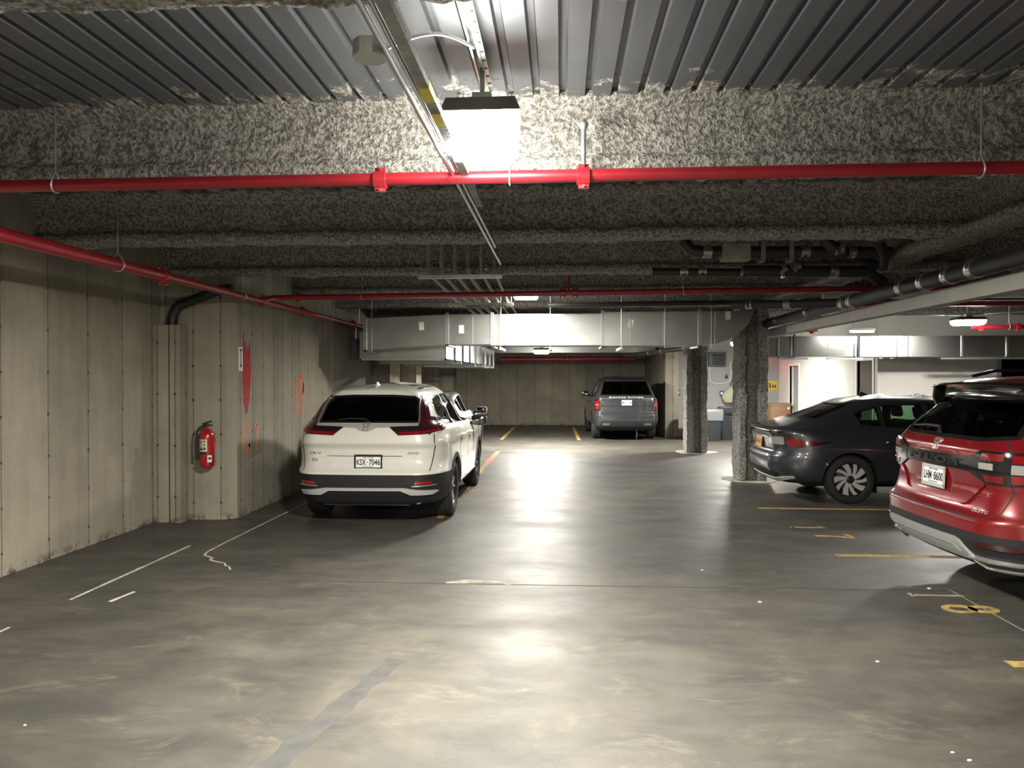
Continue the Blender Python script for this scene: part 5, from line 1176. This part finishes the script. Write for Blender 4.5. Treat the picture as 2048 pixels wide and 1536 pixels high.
# ------------------------------------------------------------------ dark sedan
def sedan(name, loc, rz, label, P, plate=True, gl='glass_clear'):
    rows = [(.42, .24, 4.40, .22, .62, .3, .3, .4, .3, .06, .1),
            (.20, .26, 4.66, .24, .80, .5, .34, .7, .4, .08, .14),
            (.06, .36, 4.78, .34, .89, .62, .42, .8, .45, .10, .16),
            (.00, .50, 4.83, .46, .912, .68, .44, .85, .48, .11, .18),
            (.01, .62, 4.83, .58, .918, .70, .44, .85, .5, .11, .18),
            (.07, .72, 4.80, .68, .915, .66, .42, .9, .5, .11, .2),
            (.06, .86, 4.72, .78, .90, .66, .42, .95, .5, .11, .22),
            (.01, .975, 4.5, .87, .865, .60, .40, 1.0, .52, .11, .24),
            (.05, 1.03, 4.1, .94, .825, .5, .34, .9, .5, .10, .24),
            (.26, 1.075, 3.60, 1.0, .78, .45, .30, .8, .5, .10, .2),
            (.48, 1.145, 3.34, 1.06, .735, .6, .30, .7, .45, .10, .2),
            (.84, 1.285, 3.0, 1.22, .665, .6, .28, .6, .4, .10, .18),
            (1.50, 1.345, 2.62, 1.365, .59, .5, .24, .5, .35, .08, .14),
            (1.78, 1.42, 2.35, 1.44, .49, .3, .2, .3, .2, .04, .06),
            (1.95, 1.462, 2.25, 1.465, .2, .1, .08, .1, .08, .0, .0)]
    # widen the roof: the last two rings sit over a nearly flat roof
    rows[12] = (1.14, 1.395, 2.75, 1.395, .60, .5, .24, .5, .35, .08, .14); rows[13] = (1.40, 1.465, 2.55, 1.465, .48, .3, .2, .3, .2, .04, .06); rows[14] = (1.8, 1.505, 2.35, 1.505, .2, .1, .08, .1, .08, 0, 0)
    c = Car(name, rows, loc, rz, label, 'car')
    ax = (1.06, 3.81)
    side = [[(1.36, 1.235), (1.60, 1.30), (1.88, 1.335), (1.98, 1.335), (2.05, 1.02), (1.45, 1.04)], [(2.10, 1.015), (2.03, 1.335), (2.40, 1.33), (2.86, 1.19), (3.10, 1.02)]]
    side[0] = [(1.32, 1.19), (1.42, 1.255), (1.62, 1.31), (1.86, 1.335), (1.94, 1.335), (2.02, 1.015), (1.42, 1.03)]
    side = [[(1.17, 1.235), (1.30, 1.29), (1.50, 1.34), (1.52, 1.06), (1.24, 1.085)], [(1.56, 1.055), (1.54, 1.35), (1.85, 1.375), (2.10, 1.38), (2.18, 1.04)], [(2.26, 1.038), (2.18, 1.38), (2.48, 1.36), (2.88, 1.22), (3.16, 1.05)]]
    rw = [(-.60, 1.15), (.60, 1.15), (.50, 1.385), (-.50, 1.385)]; fw = [(-.62, 1.12), (.62, 1.12), (.50, 1.37), (-.50, 1.37)]
    c.body(P, 'plastic_black', .30, [(a, .335) for a in ax], .375, side, (rw, .2, 1.5), (fw, 2.55, 4.0), floor=.5)
    c.glass('rear_window', 'rear', rw, 'glass_dark')
    for v in ('right', 'left'):
        for p in side: c.glass('side_window', v, p, gl, fw=.014)
        c.line('panel_gap', 'plastic_black', v, [(1.46, .60), (1.30, .85), (1.33, 1.0), (1.36, 1.04)], .007); c.line('panel_gap', 'plastic_black', v, [(2.12, .30), (2.15, 1.01)], .007); c.line('panel_gap', 'plastic_black', v, [(1.52, .32), (1.5, .5), (1.46, .60)], .007)
        c.handle(v, 1.52, .85, P); c.handle(v, 2.40, .84, P)
        for a in ax: c.ring('wheel_arch_lip', P, v, arcpts(a, .335, .405, 0, 180, 26) + arcpts(a, .335, .378, 180, 0, 26), .006, off=.008, th=.01)
        c.line('body_crease', P, v, arcpts(1.06, .335, .50, 30, 140, 18), .02, off=.006, th=.008)
        c.line('body_crease', P, v, [(1.5, .72), (2.3, .72), (3.3, .74)], .014, off=.004, th=.006)
        c.line('sill', 'plastic_black', v, [(1.42, .27), (3.4, .26)], .05, off=.012, th=.02)
    c.glass('windscreen', 'front', fw, 'glass_clear')
    c.mirror(2.98, 1.02, .86, P)
    for sgn in (1, -1):
        f = (lambda p: p) if sgn > 0 else mir
        sd = 'right' if sgn > 0 else 'left'
        t = c.wrap('tail_lamp', 'lens_clear', 'rear', poly=f([(.44, .80), (.46, .905), (.72, .915), (.72, .80)]), off=.012, th=.03)
        t2 = c.wrap('tail_lamp', 'lens_red', sd, poly=[(.245, .785), (.225, .915), (.36, .905), (.42, .875), (.74, .845), (.50, .79), (.36, .765)], off=.014, th=.03)
        c.wrap('dark_edge', 'gloss_black', sd, poly=[(.36, .765), (.50, .79), (.80, .85), (.74, .86), (.48, .80), (.37, .782)], off=.018, th=.02, parent=t2)
    c.line('panel_gap', 'plastic_black', 'rear', [(-.78, .96), (-.74, .80), (-.55, .72), (.55, .72), (.74, .80), (.78, .96)], .009)
    c.wrap('spoiler_lip', 'gloss_black', 'rear', poly=[(-.70, .965), (-.72, .985), (.72, .985), (.70, .965)][::-1], off=.02, th=.04)
    c.line('boot_chrome', 'chrome', 'rear', [(-.40, .885), (.40, .885)], .012, off=.008, th=.012)
    p, n = c.hit('rear', 0, .80); plate and c.plate((p.x - .02, 0, .80), 6, 'HXN-4521', bg='plate_gold', frame=None, top='NEW YORK', bottom=None)
    c.wrap('lower_bumper', 'plastic_black', 'rear', poly=[(-.66, .30), (-.66, .40), (-.3, .44), (.3, .44), (.66, .40), (.66, .30)][::-1], off=.006, th=.01)
    c.wrap('silver_bumper_trim', 'silver_plastic', 'rear', poly=[(-.80, .37), (-.55, .325), (.55, .325), (.80, .37), (.80, .345), (.6, .285), (-.6, .285), (-.80, .345)], off=.02, th=.03)
    c.line('bumper_crease', P, 'rear', [(-.8, .60), (-.4, .64), (.4, .64), (.8, .60)], .016, off=.008, th=.012)
    c.line('bumper_crease', P, 'right', [(.22, .50), (.42, .48), (.52, .36)], .016, off=.008, th=.012)
    p = c.hit('right', .30, .70)
    c.fin(1.52, P)
    c.wheels(ax, 1.585, .335, .225, .229, 'blade')
    for v, y in (('right', -.80), ('left', .80)): MB().box(1.42, 1.445, min(y, y * .86), max(y, y * .86), .14, .40).build('mud_flap', MATS['plastic_black'], c.root, smooth=False)
    c.underside(.5, 4.4, .20, .60, .44)
    c.seats((1.45, 2.35), (-.37, .37), z0=.45, top=1.12, hr=.19)
    MB().bbox(3.05, 3.4, -.6, .6, .55, .98, .05).build('dashboard', MATS['cabin_dark'], c.root)
    return c
SED = sedan('dark_sedan', (2.93, 11.50, 0), 0, 'dark charcoal sedan parked tail out beside the near column, side on', 'paint_charcoal')
SED2 = sedan('silver_sedan', (-2.75, 13.45, 0), R(90), 'silver white car almost hidden in front of the white SUV', 'paint_silver', False, 'glass_tint')

# ------------------------------------------------------------------ red SUV
def red_suv():
    rows = [(.45, .28, 4.75, .26, .70, .3, .3, .4, .3, .05, .1),
            (.22, .30, 4.95, .28, .86, .4, .30, .6, .4, .05, .12),
            (.07, .40, 5.04, .38, .95, .45, .30, .7, .45, .05, .14),
            (.00, .54, 5.09, .52, .985, .48, .30, .75, .45, .05, .15),
            (.00, .68, 5.09, .66, .992, .48, .30, .78, .46, .05, .16),
            (.06, .76, 5.07, .80, .99, .46, .28, .8, .46, .05, .16),
            (.10, .92, 5.02, .96, .99, .46, .28, .85, .48, .05, .18),
            (.085, 1.06, 4.88, 1.08, .982, .45, .26, .9, .5, .05, .2),
            (.085, 1.18, 4.5, 1.15, .955, .45, .24, .9, .5, .05, .2),
            (.13, 1.26, 3.85, 1.22, .915, .42, .22, .9, .5, .05, .2),
            (.30, 1.46, 3.35, 1.44, .83, .40, .18, .8, .4, .05, .18),
            (.43, 1.62, 2.95, 1.63, .755, .4, .16, .7, .35, .05, .14),
            (.42, 1.70, 2.7, 1.715, .70, .4, .16, .6, .3, .05, .1),
            (.62, 1.75, 2.4, 1.77, .58, .4, .2, .4, .2, .05, .05),
            (1.2, 1.785, 2.0, 1.79, .2, .1, .08, .1, .08, .0, .0)]
    rows = [(r[0],) + r[1:5] + (r[5] * 1.25, min(r[6] * 1.35, .4)) + r[7:9] + (.09, r[10]) for r in rows]
    c = Car('red_suv', rows, (3.00, 6.40, 0), R(3.2), 'big red SUV at the right edge of the photo, seen from its rear corner', 'car')
    ax = (1.13, 4.02)
    side = [[(.62, 1.32), (.68, 1.56), (1.25, 1.62), (1.25, 1.28)], [(1.31, 1.275), (1.31, 1.62), (2.15, 1.64), (2.25, 1.25)], [(2.31, 1.245), (2.21, 1.64), (2.65, 1.62), (3.3, 1.32), (3.36, 1.23)]]
    rw = [(-.76, 1.30), (-.5, 1.265), (.5, 1.265), (.76, 1.30), (.70, 1.55), (.66, 1.615), (-.66, 1.615), (-.70, 1.55)]
    fw = [(-.72, 1.26), (.72, 1.26), (.62, 1.58), (-.62, 1.58)]
    c.body('paint_red', 'plastic_black', .60, [(a, .385) for a in ax], .42, side, (rw, -.6, 1.0), (fw, 2.8, 4.8), low_regions=[(-1, 1.1, .595), (1.1, 4.05, .40), (4.05, 9, .55)], floor=.6)
    c.glass('rear_window', 'rear', rw, 'glass_dark', fw=.03)
    for v in ('right', 'left'):
        for p in side: c.glass('side_window', v, p, 'glass_dark', fw=.02)
        for a in ax:
            o_ = arcpts(a, .385, .49, -4, 184, 26); i_ = arcpts(a, .385, .425, -4, 184, 26); pts = [q for pr in zip(o_, i_) for q in pr]
            c.wrap('wheel_arch_trim', 'plastic_black', v, quads=(pts, [(2 * i, 2 * i + 1, 2 * i + 3, 2 * i + 2) for i in range(26)]), off=.012, th=.02, step=0)
    c.glass('windscreen', 'front', fw, 'glass_tint')
    v = 'rear'
    # roof spoiler and side fins
    def sp(uv, x): return (x, -uv[0], uv[1])
    e = MB(); n = 14; vs = []
    for i in range(n + 1):
        u = -.68 + 1.36 * i / n; z = 1.705 - .03 * (u / .7) ** 2; xs = .25 + .19 * (u / .7) ** 2
        vs += [(xs, u, z - .012), (xs + .03, u, z + .006), (.60, u, z + .022), (.60, u, z - .04)]
    e.add(vs, [(4 * i + a, 4 * i + (a + 1) % 4, 4 * i + 4 + (a + 1) % 4, 4 * i + 4 + a) for i in range(n) for a in range(4)] + [(0, 1, 2, 3), (4 * n + 3, 4 * n + 2, 4 * n + 1, 4 * n)])
    spo = e.build('roof_spoiler', MATS['gloss_black'], c.root)
    MB().box(.24, .245, -.12, .12, 1.68, 1.69).build('brake_light', MATS['lens_red'], spo, smooth=False)
    for sgn in (1, -1):
        MB().prism([(.44, sgn * .67, 1.69), (.66, sgn * .69, 1.69), (.62, sgn * .73, 1.58), (.50, sgn * .76, 1.50), (.46, sgn * .735, 1.57)], (0, -.03 * sgn, 0)).build('spoiler_fin', MATS['gloss_black'], c.root)
        MB().tube([(.75, sgn * .60, 1.765), (.95, sgn * .61, 1.81), (2.2, sgn * .62, 1.84), (2.6, sgn * .60, 1.78)], .016, 10).build('roof_rail', MATS['gloss_black'], c.root)
    c.wrap('upper_tailgate', 'gloss_black', 'rear', poly=[(-.66, 1.60), (.66, 1.60), (.62, 1.685), (-.62, 1.685)], off=.006, th=.02)
    c.line('pillar_trim', 'chrome', 'rear', [(-.86, 1.30), (-.775, 1.50), (-.735, 1.58)], .012, off=.004, th=.01)
    wp = [c.hit(v, a, z)[0] + Vector((-.03, 0, 0)) for a, z in ((-.02, 1.30), (-.08, 1.345), (-.30, 1.345), (-.5, 1.33))]
    MB().tube(wp, [.018, .014, .012, .008], 8).build('rear_wiper', MATS['plastic_black'], c.root)
    # black band with raised name
    band = [(-.93, 1.135), (-.60, 1.14), (-.40, 1.15), (.40, 1.15), (.50, 1.175), (.52, 1.065), (.40, 1.045), (-.40, 1.045), (-.60, 1.05), (-.93, 1.07)]
    band = [(-.50, 1.145), (.50, 1.145), (.56, 1.10), (.50, 1.04), (-.50, 1.04), (-.56, 1.10)]
    bd = c.wrap('name_band', 'gloss_black', v, poly=band[::-1], off=.014, th=.03)
    c.text('raised_lettering', 'plastic_black', v, 'P I L O T', (0, 1.092), .74, .055, off=.024, th=.012, bold=.02, parent=bd)
    for sgn in (1, -1):
        f = (lambda p: p) if sgn > 0 else mir
        t = c.wrap('tail_lamp', 'gloss_black', v, poly=f([(.46, 1.155), (.58, 1.205), (.90, 1.20), (.965, 1.185), (.975, 1.02), (.90, .975), (.62, .965), (.46, 1.035)][::-1]), off=.018, th=.04)
        c.wrap('clear_lamp', 'lens_clear', v, poly=f([(.565, 1.115), (.70, 1.12), (.70, 1.07), (.565, 1.07)][::-1]), off=.022, th=.01, parent=t)
        c.wrap('red_lamp', 'lens_red', v, poly=f([(.80, 1.185), (.96, 1.17), (.96, 1.13), (.80, 1.13)][::-1]), off=.022, th=.01, parent=t); c.wrap('red_lamp', 'lens_red', v, poly=f([(.80, 1.045), (.96, 1.045), (.95, 1.0), (.80, .985)][::-1]), off=.022, th=.01, parent=t)
        c.wrap('clear_lamp', 'lens_clear', v, poly=f([(.80, 1.12), (.965, 1.12), (.965, 1.055), (.80, 1.055)][::-1]), off=.022, th=.01, parent=t)
        c.wrap('red_panel', 'paint_red', v, poly=f([(.60, 1.19), (.76, 1.19), (.76, 1.14), (.58, 1.14)][::-1]), off=.022, th=.01, parent=t)
        c.wrap('red_panel', 'paint_red', v, poly=f([(.60, 1.03), (.76, 1.035), (.76, .985), (.63, .985)][::-1]), off=.022, th=.01, parent=t)
    h_emblem(c, v, (0, 1.21), .105, .088, off=.004)
    # plate recess borders
    for sgn in (1, -1): c.line('hatch_crease', 'paint_red', v, [(sgn * .60, .96), (sgn * .56, .93), (sgn * .44, .80), (sgn * .38, .785), (0, .785)], .022, off=.016, th=.03)
    c.line('panel_gap', 'plastic_black', v, [(-.78, 1.0), (-.80, .92), (-.76, .76), (-.66, .70), (.66, .70), (.76, .76), (.80, .92), (.78, 1.0)], .009)
    c.line('panel_gap', 'plastic_black', v, [(.70, 1.29), (.80, 1.19)], .009)
    c.line('shut_line', 'plastic_black', v, [(-.93, .74), (-.66, .705), (.66, .705)], .008)
    p, n = c.hit(v, 0, .95); c.plate((p.x - .025, 0, .945), 3, 'LHM-8600', frame='silver_plastic')
    c.text('badge_text', 'chrome', v, 'ELITE', (.60, .755), .16, .024, bold=.02)
    # bumper
    for sgn in (1, -1):
        f = (lambda p: p) if sgn > 0 else mir
        c.wrap('reflector', 'lens_dark', v, poly=f([(.62, .50), (.62, .535), (.86, .54), (.90, .52), (.86, .50)]), off=.010, th=.02)
        x = .62
        ex = c.ring('exhaust_finisher', 'chrome', v, [(sgn * .50, .415), (sgn * .58, .335), (sgn * .86, .345), (sgn * .86, .415)] if sgn > 0 else [(sgn * .86, .415), (sgn * .86, .345), (sgn * .58, .335), (sgn * .50, .415)], .014, off=.03, th=.05)
        c.wrap('exhaust_opening', 'underbody', v, poly=f([(.54, .405), (.60, .35), (.84, .358), (.84, .405)][::-1]), off=.012, th=.01, parent=ex)
    c.wrap('skid_plate', 'skid_grey', v, poly=[(-.60, .53), (.40, .53), (.46, .515), (.55, .40), (.50, .385), (-.50, .385), (-.62, .49)], off=.024, th=.035)
    c.line('skid_groove', 'strut_metal', v, [(-.56, .475), (.38, .475), (.44, .43)], .008, off=.027, th=.01)
    c.fin(.98, 'paint_red', .2, .08)
    c.wheels(ax, 1.70, .385, .245, .255, 'multi')
    c.underside(.55, 4.6, .25, .66, .55)
    c.seats((1.4, 2.5), (-.4, .4), z0=.62, top=1.3, hr=.18)
    c.mirror(3.0, 1.22, .95, 'paint_red')
    return c
RED = red_suv()

# ------------------------------------------------------------------ grey large SUV
def grey_suv():
    rows = [(.42, .28, 4.6, .26, .70, .3, .3, .4, .3, .05, .1),
            (.16, .30, 4.85, .28, .86, .35, .26, .6, .4, .05, .12),
            (.03, .42, 4.95, .38, .95, .36, .24, .7, .45, .05, .14),
            (.00, .58, 5.0, .52, .985, .36, .22, .75, .45, .05, .15),
            (.01, .74, 5.0, .70, .99, .36, .22, .78, .46, .05, .16),
            (.07, .80, 4.98, .84, .985, .36, .22, .8, .46, .04, .16),
            (.08, .95, 4.92, .98, .985, .36, .22, .85, .48, .04, .18),
            (.08, 1.08, 4.8, 1.08, .975, .36, .22, .9, .5, .04, .2),
            (.10, 1.20, 4.4, 1.15, .95, .36, .20, .9, .5, .04, .2),
            (.13, 1.26, 3.7, 1.22, .91, .36, .20, .9, .5, .04, .2),
            (.26, 1.46, 3.25, 1.44, .83, .34, .16, .8, .4, .04, .18),
            (.37, 1.64, 2.85, 1.66, .755, .34, .14, .7, .35, .04, .14),
            (.42, 1.74, 2.6, 1.75, .69, .4, .16, .6, .3, .04, .1),
            (.62, 1.80, 2.4, 1.81, .56, .4, .2, .4, .2, .03, .05),
            (1.2, 1.83, 2.0, 1.835, .2, .1, .08, .1, .08, .0, .0)]
    c = Car('grey_suv', rows, (1.80, 20.62, 0), R(92), 'large grey SUV parked at the far wall to the left of the concrete pier', 'car', .97)
    ax = (1.0, 3.92)
    side = [[(.60, 1.30), (.68, 1.58), (1.3, 1.65), (1.3, 1.28)], [(1.36, 1.28), (1.36, 1.65), (2.2, 1.66), (2.25, 1.25)], [(2.31, 1.25), (2.26, 1.66), (2.6, 1.64), (3.15, 1.34), (3.2, 1.24)]]
    rw = [(-.80, 1.275), (.80, 1.275), (.67, 1.70), (-.67, 1.70)]; fw = [(-.74, 1.26), (.74, 1.26), (.62, 1.62), (-.62, 1.62)]
    c.body('paint_grey', 'plastic_black', .42, [(a, .385) for a in ax], .42, side, (rw, -.6, .9), (fw, 2.7, 4.6), floor=.6)
    c.glass('rear_window', 'rear', rw, 'glass_tint', fw=.03)
    for v in ('right', 'left'):
        for p in side: c.glass('side_window', v, p, 'glass_tint', fw=.02)
    c.glass('windscreen', 'front', fw, 'glass_clear')
    v = 'rear'
    c.wrap('roof_spoiler', 'gloss_black', v, poly=[(-.66, 1.71), (.66, 1.71), (.60, 1.76), (-.60, 1.76)], off=.05, th=.06)
    for sgn in (1, -1):
        f = (lambda p: p) if sgn > 0 else mir
        t = c.wrap('tail_lamp', 'lens_dark', v, poly=f([(.815, .85), (.815, 1.19), (.94, 1.17), (.965, .85)][::-1]), off=.014, th=.04)
        for z in (.93, 1.07): c.wrap('lamp_ring', 'lens_red', v, poly=f([(.83, z - .04), (.83, z + .05), (.93, z + .05), (.935, z - .04)][::-1]), off=.018, th=.01, parent=t)
        c.wrap('clear_lamp', 'lens_clear', v, poly=f([(.83, 1.0), (.83, 1.018), (.93, 1.018), (.93, 1.0)][::-1]), off=.02, th=.01, parent=t)
        c.wrap('tailgate_wing', 'paint_grey', v, poly=f([(.46, 1.175), (.80, 1.175), (.80, .985), (.41, .985)][::-1]), off=.014, th=.02)
        c.line('chrome_strip', 'chrome', v, [(sgn * .45, 1.182), (sgn * .80, 1.182)], .008, off=.018, th=.01)
        c.wrap('exhaust_tip', 'box_grey', v, poly=f([(.52, .44), (.52, .50), (.74, .50), (.74, .44)][::-1]), off=.012, th=.03)
    c.line('panel_gap', 'plastic_black', v, [(-.80, 1.25), (-.80, .78), (-.74, .72), (.74, .72), (.80, .78), (.80, 1.25)], .014, off=.003)
    c.line('panel_gap', 'plastic_black', v, [(-.80, .975), (.80, .975)], .010, off=.003)
    c.text('badge_text', 'silver_plastic', v, 'RANGE ROVER', (0, 1.222), 1.05, .042, bold=.02)
    p, n = c.hit(v, 0, 1.08); c.plate((p.x - .02, 0, 1.075), 3, 'MKS-1184', frame=None, bottom=None)
    c.wrap('lower_bumper', 'plastic_black', v, poly=[(-.80, .40), (-.80, .56), (.80, .56), (.80, .40)][::-1], off=.006, th=.01)
    c.line('bumper_edge', 'paint_grey', v, [(-.93, .70), (-.4, .68), (.4, .68), (.93, .70)], .03, off=.012, th=.02)
    c.fin(.75, 'paint_grey', .14, .05)
    c.handle('left', 1.5, 1.04, 'paint_grey'); c.handle('left', 2.5, 1.04, 'paint_grey')
    c.wheels(ax, 1.70, .385, .26, .27, 'multi')
    c.underside(.5, 4.5, .25, .66, .55)
    c.seats((1.3, 2.4), (-.42, .42), z0=.62, top=1.35, hr=.18)
    c.mirror(2.9, 1.27, .93, 'gloss_black')
    c.root.scale = (.97, .90, .97)
    MB().tube([(.5, -.35, .30), (.45, -.36, .2), (.5, -.35, .02)], .02, 8).build('hanging_strap', MATS['strut_metal'], c.root)
    return c
GRY = grey_suv()
# ------------------------------------------------------------------ camera and world
cd = bpy.data.cameras.new('camera'); cam = bpy.data.objects.new('camera', cd); COL.objects.link(cam)
cam.location = (0, 0, 1.76); cam.rotation_euler = (R(90 - .57), 0, R(3.74)); cd.sensor_width = 36; cd.lens = 36 * 1500 / 2048; cd.clip_start = .05; cd.clip_end = 200
sc.camera = cam
w = bpy.data.worlds.new('world'); sc.world = w; w.use_nodes = True
w.node_tree.nodes['Background'].inputs['Color'].default_value = (.5, .55, .6, 1); w.node_tree.nodes['Background'].inputs['Strength'].default_value = 0.0
sc.view_settings.view_transform = 'Standard'; sc.view_settings.look = 'None'; sc.view_settings.gamma = 1; sc.view_settings.exposure = 2.55
sc.cycles.max_bounces = 8; sc.cycles.diffuse_bounces = 4; sc.cycles.glossy_bounces = 4; sc.cycles.use_adaptive_sampling = True; sc.cycles.adaptive_threshold = .02; sc.cycles.transparent_max_bounces = 12; sc.cycles.sample_clamp_indirect = 6
sc.cycles.use_denoising = True
